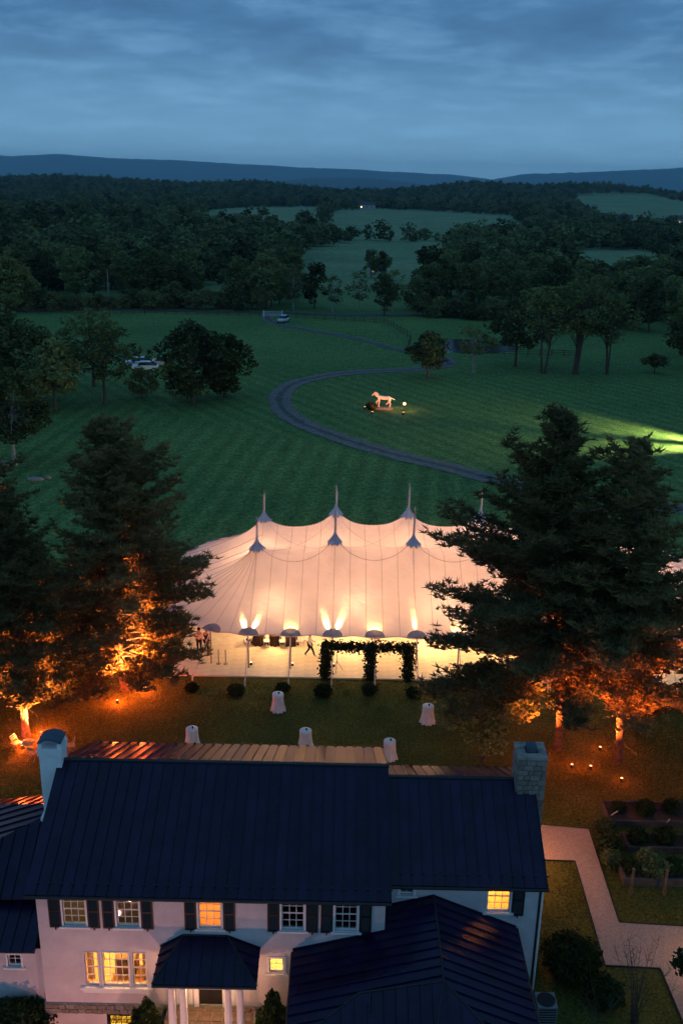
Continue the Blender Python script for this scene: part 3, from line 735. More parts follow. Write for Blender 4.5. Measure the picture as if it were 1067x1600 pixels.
def make_roof(planes, width=.43, guards_on=True):
    mb = MB()
    for poly, al in planes: slab(mb, poly)
    roof = hp(mb, 'roof', 'dark_trim'); G_ = []
    for i, (poly, al) in enumerate(planes): roof_plane(roof, poly, al, width, guards=G_ if guards_on else None)
    if G_:
        g = MB()
        for c in G_: g.box((c.x, c.y, c.z), (.12, .05, .06))
        o = g.build('snow_guard', 'dark_trim', roof); o['kind'] = 'stuff'
    return roof
X0, X1, YF, YR, YB = -11.2, 2.1, 28.3, 33.35, 38.4
main_roof = make_roof([([(X0, YF, 5.5), (X1, YF, 5.5), (X1, YR, 7.85), (X0, YR, 7.85)], (1, 0, 0)), ([(X0, YB, 5.5), (X1, YB, 5.5), (X1, YR, 7.85), (X0, YR, 7.85)], (1, 0, 0))])
MB().box(((X0 + X1) / 2, YR, 7.875), (X1 - X0 + .04, .16, .07)).build('ridge_cap', 'dark_trim', main_roof)
MB().tube([(X0, YF - .05, 5.43), (X1, YF - .05, 5.43)], .06, 8).build('gutter', 'dark_trim', main_roof)
W0, W1, WF, WR, WB = 2.11, 8.05, 29.62, 33.5, 37.5
wing_roof = make_roof([([(W0, WF, 5.14), (W1, WF, 5.14), (W1, WR, 7.25), (W0, WR, 7.25)], (1, 0, 0)), ([(W0, WB, 5.14), (W1, WB, 5.14), (W1, WR, 7.25), (W0, WR, 7.25)], (1, 0, 0))])
MB().box(((W0 + W1) / 2, WR, 7.275), (W1 - W0 + .04, .16, .07)).build('ridge_cap', 'dark_trim', wing_roof)
MB().tube([(W0, WF - .05, 5.07), (W1 + .02, WF - .05, 5.07)], .06, 8).build('gutter', 'dark_trim', wing_roof)

def front_wall(x0, x1, z0, z1, y, ops, m, depth=.22):
    xs_ = sorted({x0, x1, *[o[0] for o in ops], *[o[1] for o in ops]}); zs_ = sorted({z0, z1, *[o[2] for o in ops], *[o[3] for o in ops]}); mb = MB()
    for i in range(len(xs_) - 1):
        for j in range(len(zs_) - 1):
            cx, cz = (xs_[i] + xs_[i + 1]) / 2, (zs_[j] + zs_[j + 1]) / 2
            if any(o[0] < cx < o[1] and o[2] < cz < o[3] for o in ops): continue
            a, b, c, d = xs_[i], xs_[i + 1], zs_[j], zs_[j + 1]; mb.add([(a, y, c), (b, y, c), (b, y, d), (a, y, d)], [(0, 1, 2, 3)])
    for a, b, c, d in ops:
        f, k = y, y + depth
        mb.add([(a, f, c), (b, f, c), (b, k, c), (a, k, c)], [(0, 1, 2, 3)]); mb.add([(a, f, d), (b, f, d), (b, k, d), (a, k, d)], [(3, 2, 1, 0)])
        mb.add([(a, f, c), (a, f, d), (a, k, d), (a, k, c)], [(3, 2, 1, 0)]); mb.add([(b, f, c), (b, f, d), (b, k, d), (b, k, c)], [(0, 1, 2, 3)])
    return hp(mb, 'wall', m)
YW = 28.6
UP = [(-9.94, -9.12), (-7.97, -7.15), (-4.95, -4.13), (-1.90, -1.08), (.06, .88)]
ops = [(a, b, 3.90, 5.26) for a, b in UP]
TRI = [(-9.30, -8.80, 1.10, 2.68), (-8.64, -7.66, 1.10, 2.68), (-7.50, -7.00, 1.10, 2.68)]
SM = (-2.36, -1.84, 1.90, 2.55); DOOR = (-5.05, -4.15, .22, 2.32); BAS = (-8.55, -7.65, -1.0, -.36)
front_wall(-10.9, 1.9, -.25 + .5, 5.44, YW, ops + TRI + [SM, DOOR], 'stucco')
front_wall(-10.9, -6.0, -1.6, -.2, YW + .02, [BAS], 'stucco')
YW2 = 29.9
WO = [(2.52, 3.02, 4.50, 5.08), (5.86, 6.72, 3.78, 5.06)]
front_wall(1.9, 7.85, 0, 5.1, YW2, WO, 'stucco')
def gable(x, y0, y1, z0, ze, yr, zr):
    return [(x, y0, z0), (x, y1, z0), (x, y1, ze), (x, yr, zr), (x, y0, ze)]
mb = MB(); g = gable(-10.9, YW, 38.1, -1.6, 5.44, YR, 7.70); mb.add(g, [(4, 3, 2, 1, 0)])
g = gable(1.9, YW, 38.1, 0, 5.44, YR, 7.70); mb.add(g, [(0, 1, 2, 3, 4)])
mb.add([(-10.9, 38.1, -.2), (1.9, 38.1, -.2), (1.9, 38.1, 5.44), (-10.9, 38.1, 5.44)], [(3, 2, 1, 0)]); hp(mb, 'wall', 'stucco')
mb = MB(); g = gable(7.85, YW2, 37.2, -.2, 5.1, WR, 7.10); mb.add(g, [(0, 1, 2, 3, 4)])
mb.add([(1.9, 37.2, -.2), (7.85, 37.2, -.2), (7.85, 37.2, 5.1), (1.9, 37.2, 5.1)], [(3, 2, 1, 0)]); hp(mb, 'wall', 'stucco')
# stone footing of the front wall, stone by stone
foot = hp(MB().b2((-10.93, YW - .06, -.22), (-6.42, YW + .05, .25)), 'foundation', 'mortar')
STONE = MB().box((0, 0, 0), (1, 1, 1), taper=.93).mesh('stone', 'stone'); STONE2 = MB().box((0, 0, 0), (1, 1, 1), taper=.93).mesh('stone', 'stone_pale')
rs = random.Random(5)
def stones(parent, a, b, z0, z1, rows, face, depth=.05, wid=(.22, .5)):
    """courses of uneven stones between a and b (level points), proud of a face looking along 'face'"""
    a, b = Vector(a), Vector(b); L_ = (b - a).length; d = (b - a) / L_; hgt = (z1 - z0) / rows
    for r in range(rows):
        x = 0
        while x < L_ - .05:
            w_ = min(rs.uniform(*wid), L_ - x)
            if L_ - x - w_ < .12: w_ = L_ - x
            c = a + d * (x + w_ / 2); o = obj('stone', rs.choice((STONE, STONE2)), parent)
            o.location = (c.x + face[0] * .01, c.y + face[1] * .01, z0 + hgt * (r + .5)); o.rotation_euler = (rs.uniform(-.03, .03), rs.uniform(-.03, .03), math.atan2(d.y, d.x) + rs.uniform(-.03, .03))
            o.scale = (w_ - .035, depth + rs.uniform(0, .03), hgt - .03); x += w_
stones(foot, (-10.93, YW - .07, 0), (-6.45, YW - .07, 0), -.2, .24, 2, (0, -1))

def window(x0, x1, z0, z1, y, cols, rows, trim='white_trim', sill=True, name='window', casing=.07):
    f = MB()
    for lo, hi in (((x0 - casing, z0 - .02), (x0, z1 + casing)), ((x1, z0 - .02), (x1 + casing, z1 + casing)), ((x0, z1), (x1, z1 + casing))):
        f.b2((lo[0], y - .03, lo[1]), (hi[0], y + .08, hi[1]))
    s = .035
    for lo, hi in (((x0, z0), (x0 + s, z1)), ((x1 - s, z0), (x1, z1)), ((x0 + s, z0), (x1 - s, z0 + s + .015)), ((x0 + s, z1 - s), (x1 - s, z1))):
        f.b2((lo[0] + .001, y + .06, lo[1] + .001), (hi[0] - .001, y + .13, hi[1] - .001))
    wdw = hp(f, name, trim)
    if sill: MB().b2((x0 - .16, y - .10, z0 - .10), (x1 + .16, y + .05, z0 - .021)).build('sill', trim, wdw)
    ax, bx, az_, bz = x0 + s, x1 - s, z0 + s + .015, z1 - s; b = MB()
    for i in range(1, cols): b.b2((ax + (bx - ax) * i / cols - .011, y + .085, az_), (ax + (bx - ax) * i / cols + .011, y + .115, bz))
    for j in range(1, rows):
        t_ = .024 if rows == 4 and j == 2 else .011
        b.b2((ax, y + .083, az_ + (bz - az_) * j / rows - t_), (bx, y + .117, az_ + (bz - az_) * j / rows + t_))
    if cols > 1 or rows > 1: b.build('muntin', trim, wdw)
    for i in range(cols):
        for j in range(rows):
            px0, px1 = ax + (bx - ax) * i / cols, ax + (bx - ax) * (i + 1) / cols; pz0, pz1 = az_ + (bz - az_) * j / rows, az_ + (bz - az_) * (j + 1) / rows
            tw = rs.uniform(-.006, .006)
            MB().add([(px0 + .01, y + .1 + tw, pz0 + .01), (px1 - .01, y + .1, pz0 + .01), (px1 - .01, y + .1 - tw, pz1 - .01), (px0 + .01, y + .1, pz1 - .01)], [(0, 1, 2, 3)]).build('pane', 'glass', wdw)
    return wdw
def room(x0, x1, z0, z1, y, depth, m, energy=0, color=(1, .62, .26), lx=None, lz=None):
    mb = MB(); a, b = y, y + depth
    for q in ([(x0, b, z0), (x1, b, z0), (x1, b, z1), (x0, b, z1)], [(x0, a, z0), (x0, b, z0), (x0, b, z1), (x0, a, z1)], [(x1, a, z0), (x1, a, z1), (x1, b, z1), (x1, b, z0)], [(x0, a, z0), (x1, a, z0), (x1, b, z0), (x0, b, z0)], [(x0, a, z1), (x0, b, z1), (x1, b, z1), (x1, a, z1)]):
        mb.add(q, [(0, 1, 2, 3)])
    o = hp(mb, 'room_interior', m)
    if energy: lamp('room_lamp', 'POINT', (lx if lx is not None else (x0 + x1) / 2, y + depth * .55, lz if lz is not None else z0 + (z1 - z0) * .7), energy * 5.5, (color[0], color[1] * .88, color[2] * .7), o, radius=.15)
    return o
def shutter(x0, x1, z0, z1, y):
    m = MB(); m.b2((x0, y - .05, z0), (x0 + .06, y - .01, z1)); m.b2((x1 - .06, y - .05, z0), (x1, y - .01, z1))
    for z_ in (z0, (z0 + z1) / 2 - .04, z1 - .08): m.b2((x0 + .06, y - .05, z_), (x1 - .06, y - .01, z_ + .08))
    n = 22
    for i in range(n):
        zz = z0 + .1 + (z1 - z0 - .2) * i / n
        m.add([(x0 + .06, y - .045, zz), (x1 - .06, y - .045, zz), (x1 - .06, y - .015, zz + .05), (x0 + .06, y - .015, zz + .05)], [(0, 1, 2, 3)])
    m.box(((x0 + x1) / 2, y - .05, z0 - .04), (.05, .05, .07))
    return hp(m, 'shutter', 'shutter_black')
for i, (a, b) in enumerate(UP):
    window(a, b, 3.90, 5.26, YW, 3, 4)
    shutter(a - .52, a - .085, 3.82, 5.33, YW); shutter(b + .085, b + .52, 3.82, 5.33, YW)
room(-11 + .3, -8.75, 3.2, 5.35, YW + .24, 3.2, 'room_dark', 9)
room(-8.6, -6.2, 3.2, 5.35, YW + .24, 3.2, 'room_dark', 5)
room(-5.9, -3.2, 3.2, 5.35, YW + .24, 3.0, 'room_wall', 16, (1, .42, .12))
room(-2.6, 1.6, 3.2, 5.35, YW + .24, 3.2, 'room_dark')
for i, (a, b, c, d) in enumerate(TRI): window(a, b, c, d, YW, 3 if i == 1 and False else (4 if i == 1 else 2), 4, sill=False, casing=.05 if i == 1 else .02)
hp(MB().b2((-9.5, YW - .13, .96), (-6.8, YW - .002, 1.075)), 'sill', 'white_trim')
hp(MB().b2((-9.42, YW - .07, .80), (-6.88, YW - .003, .958)), 'sill', 'white_trim')
rm = room(-10.2, -6.4, .4, 2.95, YW + .24, 3.4, 'room_wall', 62, (1, .60, .22), lz=2.5)
for x_, w_ in ((-9.2, .2), (-7.1, .2)):
    c = MB()
    for k in range(5): c.tube([(x_ + (k - 2) * .05, YW + .42, 1.0), (x_ + (k - 2) * .05, YW + .42, 2.8)], .035, 6, caps=False)
    c.build('curtain', 'curtain', rm)
s_ = MB(); s_.b2((-8.5, YW + 1.2, .4), (-7.7, YW + 1.8, 1.22)); s_.lathe((-8.95, YW + 1.3, 1.1), [(.06, 0), (.03, .15), (.03, .5), (.16, .55), (.1, .85)], 10); s_.build('furniture', 'timber', rm)
window(*SM, YW, 2, 2, casing=.09); room(-2.6, -1.6, 1.4, 2.9, YW + .24, 1.6, 'room_wall', 16, (1, .68, .30))
window(*BAS, YW + .02, 4, 2, sill=False, trim='dark_trim'); room(-9.3, -7.0, -1.5, -.1, YW + .26, 2, 'room_wall', 26, (1, .66, .28))
window(*WO[0], YW2, 2, 2, casing=.10); room(2.2, 3.4, 4.0, 5.1, YW2 + .24, 1.5, 'room_dark')
window(*WO[1], YW2, 3, 4, casing=.05); room(5.0, 7.5, 3.2, 5.1, YW2 + .24, 2.8, 'room_wall', 24, (1, .58, .16))
shutter(6.80, 7.26, 3.62, 5.06, YW2)
mb = MB(); mb.tube([(7.95, YW2 - .1, 5.0), (7.92, YW2 - .06, 4.85), (7.92, YW2 - .06, .1)], .045, 7); hp(mb, 'downspout', 'white_trim')
hp(MB().b2((7.80, YW2 - .03, 0), (7.89, YW2 + .1, 5.08)), 'corner_board', 'dark_trim')

# chimneys
lc = MB(); lc.b2((-12.1, 32.6, -.2), (-10.88, 34.2, 4.9)); lc.box((-11.43, 33.4, 5.2), (1.25, 1.6, .62), taper=.8); lc.b2((-11.86, 33.0, 5.5), (-10.98, 33.8, 8.25))
lc.b2((-11.90, 32.96, 8.25), (-10.94, 33.84, 8.58))
chim = hp(lc, 'chimney', 'white_paint')
cp = MB()
for sx in (-11.80, -11.04):
    for sy in (33.07, 33.73): cp.box((sx, sy, 8.68), (.14, .14, .2))
cp.build('cap_pier', 'white_paint', chim)
arch = MB(); n = 9
for i in range(n):
    t0, t1 = i / n, (i + 1) / n; f_ = lambda t: (-11.88 + .92 * t, 8.78 + .16 * math.sin(math.pi * t))
    (xa, za), (xb, zb) = f_(t0), f_(t1)
    arch.add([(xa, 32.99, za), (xb, 32.99, zb), (xb, 33.81, zb), (xa, 33.81, za), (xa, 32.99, za + .06), (xb, 32.99, zb + .06), (xb, 33.81, zb + .06), (xa, 33.81, za + .06)], [(3, 2, 1, 0), (4, 5, 6, 7), (0, 1, 5, 4), (2, 3, 7, 6)])
arch.build('cap', 'slate_cap', chim)
rc = MB(); rc.b2((7.26, 32.98, 0), (8.34, 34.02, 8.52)); chim2 = hp(rc, 'chimney', 'mortar')
stones(chim2, (7.26, 32.97, 0), (8.34, 32.97, 0), 4.6, 8.5, 17, (0, -1), .06, (.2, .46))
stones(chim2, (7.25, 34.02, 0), (7.25, 32.98, 0), 6.4, 8.5, 9, (-1, 0), .06, (.2, .46))
stones(chim2, (8.35, 32.98, 0), (8.35, 34.02, 0), 4.6, 8.5, 17, (1, 0), .06, (.2, .46))
cc = MB(); cc.b2((7.2, 32.92, 8.52), (8.4, 33.24, 8.66)); cc.b2((7.2, 33.78, 8.52), (8.4, 34.08, 8.66)); cc.b2((7.2, 33.24, 8.52), (7.56, 33.78, 8.66)); cc.b2((8.06, 33.24, 8.52), (8.4, 33.78, 8.66))
cc.build('cap', 'stone_pale', chim2); fl = MB(); fl.b2((7.54, 33.2, 8.50), (8.08, 33.8, 8.56)); fl.b2((7.62, 33.3, 8.55), (8.0, 33.7, 8.9)); fl.build('flue', 'slate_cap', chim2)

# entrance porch
PX0, PX1, PY = -6.42, -2.68, 26.92
planes = [([(PX0, PY, 2.88), (PX1, PY, 2.88), (-3.92, YW - .01, 3.55), (-5.55, YW - .01, 3.55)], (1, 0, 0)),
          ([(PX0, PY, 2.88), (-5.55, YW - .01, 3.55), (PX0 + .02, YW - .01, 3.02)], (0, 1, 0)),
          ([(PX1, PY, 2.88), (PX1 - .02, YW - .01, 3.02), (-3.92, YW - .01, 3.55)], (0, 1, 0))]
pr = make_roof(planes, .40, False)
for a, b in (((PX0, PY, 2.88), (-5.55, YW, 3.55)), ((PX1, PY, 2.88), (-3.92, YW, 3.55)), ((-5.55, YW - .03, 3.56), (-3.92, YW - .03, 3.56))):
    MB().tube([Vector(a) + Vector((0, 0, .02)), Vector(b) + Vector((0, 0, .02))], .04, 6).build('ridge_cap', 'dark_trim', pr)
MB().tube([(PX0, PY - .04, 2.83), (PX1, PY - .04, 2.83)], .05, 8).build('gutter', 'dark_trim', pr)
en = MB(); en.b2((-6.2, 27.0, 2.62), (-2.9, 27.26, 2.80)); en.b2((-6.2, 27.261, 2.62), (-5.95, YW, 2.80)); en.b2((-3.15, 27.261, 2.62), (-2.9, YW, 2.80)); en.b2((-5.94, 27.27, 2.74), (-3.16, YW - .01, 2.79))
hp(en, 'entablature', 'white_trim')
for x_ in (-5.78, -5.36, -3.74, -3.30):
    c = MB(); c.lathe((x_, 27.13, .2), [(.17, 0), (.17, .08), (.14, .1), (.145, .9), (.12, 2.3), (.15, 2.33), (.16, 2.42)], 16); hp(c, 'column', 'white_trim')
pf = hp(MB().b2((-6.25, 26.3, -1.6), (-2.85, YW - .01, .17)), 'porch_floor', 'mortar')
hp(MB().b2((-6.25, 25.7, -1.6), (-2.85, 26.3, .02)), 'porch_step', 'stone')
rf = random.Random(9); yy = 26.32
while yy < YW - .15:
    hgt = min(rf.uniform(.34, .55), YW - .03 - yy); x_ = -6.23
    while x_ < -2.95:
        w_ = min(rf.uniform(.35, .75), -2.87 - x_); MB().box((0, 0, 0), (w_ - .03, hgt - .03, .03), 0, taper=.98).build('flagstone', 'flagstone', pf, (x_ + w_ / 2, yy + hgt / 2, .182 + rf.uniform(0, .006))); x_ += w_
    yy += hgt
dr = MB(); dr.b2((DOOR[0] + .02, YW + .05, .22), (DOOR[1] - .02, YW + .11, 2.3))
for a, b in ((.12, .44), (.52, .84)):
    for c, d in ((.3, .9), (1.05, 1.7), (1.8, 2.2)): dr.b2((DOOR[0] + a, YW + .035, c), (DOOR[0] + b - .02, YW + .05, d))
door = hp(dr, 'door', 'door_black')
MB().lathe((DOOR[1] - .12, YW + .0, 1.2), [(.03, 0), (.035, .03), (.02, .05)], 10).build('handle', 'brass', door)
dt = MB(); dt.b2((DOOR[0] - .18, YW - .06, .2), (DOOR[0], YW - .001, 2.5)); dt.b2((DOOR[1], YW - .06, .2), (DOOR[1] + .18, YW - .001, 2.5)); dt.b2((DOOR[0] - .001, YW - .055, 2.32), (DOOR[1] + .001, YW - .002, 2.5)); hp(dt, 'door_casing', 'white_trim')
pn = MB()
for a, b in ((-5.9, -5.3), (-3.9, -3.3)):
    pn.b2((a, YW - .02, .3), (b, YW - .001, 2.4)); pn.b2((a + .1, YW - .04, .45), (b - .1, YW - .02, 1.2)); pn.b2((a + .1, YW - .04, 1.35), (b - .1, YW - .02, 2.25))
hp(pn, 'panelling', 'white_trim')
ln = MB(); ln.lathe((-4.6, 27.75, 2.35), [(.02, .38), (.03, .32), (.12, .3), (.12, .27), (.1, .26)], 8); ln.tube([(-4.6, 27.75, 2.7), (-4.6, 27.75, 2.76)], .01, 5)
lant = hp(ln, 'porch_lantern', 'black_metal'); MB().lathe((-4.6, 27.75, 2.35), [(.0, .02), (.075, .04), (.085, .24), (.0, .255)], 10).build('lantern_glass', 'lamp_warm', lant)
lamp('porch_light', 'POINT', (-4.6, 27.75, 2.22), 110, (1, .55, .24), lant, radius=.09)

# kitchen ell in front of the wing, with its low hipped roof
A = (3.8, 25.75, 4.46); B = (.95, 25.95, 3.66); C = (-1.46, 24.3, 2.92); Q = (3.0, 22.6, 2.8); Rr = (7.02, 22.4, 3.08)
ell = make_roof([([(3.8, YW2 - .02, 4.46), (1.905, YW2 - .02, 3.93), (1.905, YW - .02, 3.93), (-1.46, YW - .02, 2.92), C, B, A], (0, 1, 0)),
                 ([(3.8, YW2 - .02, 4.46), A, Rr, (7.02, YW2 - .02, 3.08)], (0, 1, 0)),
                 ([A, B, Q], (1, 0, 0)), ([B, C, (-1.46, 22.8, 2.5), Q], (1, 0, 0)), ([A, Q, Rr], (1, 0, 0))], .44, False)
for a, b in (((3.8, YW2, 4.46), A), (A, Rr), (A, Q), (B, C), (A, B)): MB().tube([Vector(a) + Vector((0, 0, .015)), Vector(b) + Vector((0, 0, .015))], .045, 6).build('ridge_cap', 'dark_trim', ell)
MB().tube([(-1.50, YW - .05, 2.86), (-1.50, 24.3, 2.86)], .06, 8).build('gutter', 'dark_trim', ell); MB().tube([(7.07, YW2 - .05, 3.0), (7.07, 22.4, 3.0)], .06, 8).build('gutter', 'dark_trim', ell)
ew = MB(); ew.b2((-1.2, 23.1, -1.5), (6.8, YW2 - .003, 2.42)); hp(ew, 'wall', 'stucco')

# low wing beyond the left gable
AP = (-11.0, 33.3, 5.75)
lw = make_roof([([AP, (-17.5, 30.3, 3.45), (-17.5, 36.3, 3.45)], (0, 1, 0)), ([AP, (-17.5, 36.3, 3.45), (-11.0, 37.0, 3.75)], (1, 0, 0)), ([AP, (-11.0, 30.1, 3.75), (-17.5, 30.3, 3.45)], (1, 0, 0))], .46, False)
hp(MB().b2((-17.2, 30.6, -1.5), (-10.95, 36.0, 3.4)), 'wall', 'stucco')
lo_ = make_roof([([(-13.9, 28.75, 2.45), (-11.22, 28.75, 2.45), (-11.22, 31.2, 3.55), (-13.9, 31.2, 3.55)], (1, 0, 0)), ([(-13.9, 28.75, 2.45), (-13.9, 31.2, 3.55), (-16.5, 31.2, 2.45), (-16.5, 28.75, 2.2)], (0, 1, 0))], .46, False)
front_wall(-16.2, -10.95, -1.6, 2.4, 29.0, [(-12.35, -11.85, 1.55, 2.1)], 'stucco'); window(-12.35, -11.85, 1.55, 2.1, 29.0, 2, 2); room(-12.8, -11.4, 1.2, 2.3, 29.24, 1.2, 'room_dark')
hp(MB().b2((-6.41, YW + .005, -.3), (1.9, YW + .05, .249)), 'foundation', 'mortar')

# ------------------------------------------------------------ the sailcloth tent
MX = [-5.85 + 5.44 * k for k in range(6)]; MY = (62.5, 68.5); EAVE = 2.46; SPAN = 6.55; PS = 2.72
PEAK = [6.35, 6.95, 6.9, 6.8, 6.8, 6.4]; TIP = [8.25, 8.9, 9.15, 8.9, 8.8, 8.2]
RIDGE = [5.35, 5.75, 5.8, 5.75, 5.7, 5.35]
def canopy_z(x, y):
    cx = min(max(x, MX[0]), MX[-1]); cy = min(max(y, MY[0]), MY[1]); d = math.hypot(x - cx, y - cy); t = min(d / SPAN, 1.0)
    rz_ = float(np.interp(cx, MX, RIDGE)); z = EAVE + (rz_ - EAVE) * (1 - t) ** 1.16
    u = (cx - MX[0]) / 5.44; z -= .16 * math.sin(math.pi * (u - math.floor(u))) ** 2 * (1 - t) ** 2
    z -= .35 * math.sin(math.pi * (cy - MY[0]) / 6.0) * (1 - t)
    for k, mx_ in enumerate(MX):
        for my_ in MY:
            r = math.hypot(x - mx_, y - my_)
            if r < 6: z += (PEAK[k] - RIDGE[k]) * math.exp(-r / .78) 
    if t > .75: z -= .03
    return z
TL = Vector((7.75, 65.5, 0))
tent = empty('sailcloth_tent', TL, 0, 'huge glowing peaked sailcloth wedding tent on the lawn behind the house', 'tent')
def tp(mb, name, m, kind=None):
    o = mb.build(name, m, tent, -TL)
    if kind: o['kind'] = kind
    return o
def scal(s): return .20 * math.sin(math.pi * s) ** 2
def rim(kind, s):
    """eave outline: kind 'f' front and 'b' back at x = s; ends by angle about the end mast"""
    return None
NV = 30
vv = [0, .03, .07, .12] + [.12 + .88 * (i + 1) / (NV - 4) for i in range(NV - 4)]
def strip(fn, u0, u1, nu=4, nv=None):
    """fn(u, v) -> (x, y); returns a grid sheet on the canopy"""
    vl = nv or vv; vs = []; fs = []
    for i in range(nu + 1):
        for v in vl:
            x, y = fn(u0 + (u1 - u0) * i / nu, v); vs.append((x, y, canopy_z(x, y)))
    k = len(vl)
    for i in range(nu):
        for j in range(k - 1): fs.append((i * k + j, (i + 1) * k + j, (i + 1) * k + j + 1, i * k + j + 1))
    return vs, fs
def edge_lift(vs, u_phase): return vs
def seam_line(fn, u, vl, h=.022, wdt=.022):
    pts = []
    for v in vl:
        x, y = fn(u, v); pts.append((x, y, canopy_z(x, y) + h))
    return pts
v_full = [i / 60 for i in range(61)]
# straight body: sheets running from the front eave over both mast rows to the rear eave
def body(u, v):
    s = (u - MX[0]) / PS; e = scal(s); y0, y1 = MY[0] - SPAN + e, MY[1] + SPAN - e
    return u, y0 + (y1 - y0) * v
PW = 5.44 / 5; nb = round((MX[-1] - MX[0]) / PW); seams = []
for i in range(nb):
    a = MX[0] + i * PW; vs, fs = strip(body, a, a + PW, 4, [k / 64 for k in range(65)])
    tp(MB().add(vs, [f for f in fs], 0, True), 'canopy_panel', 'sailcloth'); seams.append(seam_line(body, a, v_full))
seams.append(seam_line(body, MX[-1], v_full))
def endfan(cx, cy, a0, side):
    def fn(u, v):
        an = a0 + u * math.pi / 2; e = scal(u * 4); r = (SPAN - e) * (1 - v)
        return cx + r * math.cos(an), cy + r * math.sin(an)
    return fn
v_end = [1 - (1 - k / 30) ** 1.0 for k in range(30)] + [.985]
for cx, cy, a0 in ((MX[0], MY[0], math.pi), (MX[0], MY[1], math.pi / 2), (MX[-1], MY[0], 1.5 * math.pi), (MX[-1], MY[1], 0.0)):
    fn = endfan(cx, cy, a0, 0)
    for i in range(8):
        vs, fs = strip(fn, i / 8, (i + 1) / 8, 3, v_end); tp(MB().add(vs, fs, 0, True), 'canopy_panel', 'sailcloth')
        seams.append(seam_line(fn, i / 8, [k / 40 for k in range(39)]))
for sx, cx in ((-1, MX[0]), (1, MX[-1])):
    def fn(u, v, sx=sx, cx=cx): e = scal((u - MY[0]) / 3.0); return cx + sx * (SPAN - e) * (1 - v), u
    for i in range(4):
        a = MY[0] + 1.5 * i; vs, fs = strip(fn, a, a + 1.5, 3, [k / 30 for k in range(31)]); tp(MB().add(vs, fs, 0, True), 'canopy_panel', 'sailcloth')
        seams.append(seam_line(fn, a, v_full))
for pts in seams: tp(MB().tube(pts, .013, 4, caps=False), 'seam', 'seam')
for y_ in MY:        # ridge ropes slung from mast to mast over the cloth
    for k in range(5):
        pts = [(MX[k] + 5.44 * i / 24, y_ - (.55 if y_ < 65 else -.2) * math.sin(math.pi * i / 24), 0) for i in range(25)]
        tp(MB().tube([(x, y, canopy_z(x, y) + .025) for x, y, _ in pts], .015, 4, caps=False), 'ridge_rope', 'seam')
for k in range(5):   # crossing ropes of the middle bays
    for s_ in (0, 1):
        pts = [(MX[k] + 5.44 * i / 24, MY[s_] + (1 - 2 * s_) * 6 * i / 24) for i in range(2, 23)]
        tp(MB().tube([(x, y, canopy_z(x, y) + .022) for x, y in pts], .007, 4, caps=False), 'ridge_rope', 'seam')
for k, mx_ in enumerate(MX):
    for j, my_ in enumerate(MY):
        zt = TIP[k] + (.0 if j == 0 else -.1); rb = random.Random(k * 3 + j)
        tp(MB().tube([(mx_, my_, .1), (mx_, my_, PEAK[k] + .25), (mx_ + rb.uniform(-.04, .04), my_, zt - .3), (mx_ + rb.uniform(-.09, .09), my_, zt)], [.075, .07, .055, .015], 8), 'mast', 'pole_wood')
        tp(MB().tube([(mx_ + .02, my_, PEAK[k] + .35), (mx_ + .05, my_ - .02, (zt + PEAK[k]) / 2 + .3), (mx_ + rb.uniform(-.08, .08), my_ + .02, zt + .02)], [.075, .06, .02], 8), 'pennant_sleeve', 'pole_white')
        bt = MB(); n = 40; prof = [(.07, .40), (.10, .22), (.20, -.02), (.36, -.24), (.56, -.46)]; vs = []; fs = []
        for jn, (r, z_) in enumerate(prof):
            for i in range(n):
                an = 6.2832 * i / n; fl_ = 1 + (.13 * math.cos(10 * an) + .04 * math.cos(7 * an + k)) * (jn / 4); zz = z_ - (.10 * (1 if i % 4 == 0 else (-1 if i % 4 == 2 else 0)) if jn == 4 else 0)
                x, y = mx_ + r * fl_ * math.cos(an), my_ + r * fl_ * math.sin(an)
                vs.append((x, y, max(PEAK[k] + zz, canopy_z(x, y) + .05 + .05 * (jn / 4) * (1 + math.cos(10 * an)))))
        for jn in range(len(prof) - 1):
            for i in range(n): fs.append((jn * n + i, (jn + 1) * n + i, (jn + 1) * n + (i + 1) % n, jn * n + (i + 1) % n))
        tp(bt.add(vs, fs, 0, False), 'peak_boot', 'boot_cloth')
# side poles, guys, stakes, half-moon patches
def patch(cx, cy, nx_, ny_):
    n = 14; vs = []; fs = []; tx, ty = -ny_, nx_
    for j, r in enumerate((.06, .35, .64)):
        for i in range(n + 1):
            an = math.pi * i / n; x = cx + tx * r * math.cos(an) - nx_ * r * math.sin(an); y = cy + ty * r * math.cos(an) - ny_ * r * math.sin(an)
            vs.append((x, y, canopy_z(x, y) + .028))
    for j in range(2):
        for i in range(n): fs.append((j * (n + 1) + i, j * (n + 1) + i + 1, (j + 1) * (n + 1) + i + 1, (j + 1) * (n + 1) + i))
    p_ = tp(MB().add(vs, fs, 0, True), 'eave_patch', 'patch_cloth'); rb = MB()
    for i in range(0, n + 1, 2):
        a_, b_ = vs[i], vs[2 * (n + 1) + i]; rb.tube([(a_[0], a_[1], a_[2] + .012), (vs[n + 1 + i][0], vs[n + 1 + i][1], vs[n + 1 + i][2] + .012), (b_[0], b_[1], b_[2] + .012)], .016, 4, caps=False)
    arc = vs[2 * (n + 1):]; rb.tube([(a, b, c + .012) for a, b, c in arc], .018, 4, caps=False)
    rb.build('webbing', 'seam', p_)
poles = []
for i in range(2 * 5 + 1): poles.append((MX[0] + PS * i, MY[0] - SPAN, 0, -1))
for i in range(2 * 5 + 1): poles.append((MX[0] + PS * i, MY[1] + SPAN, 0, 1))
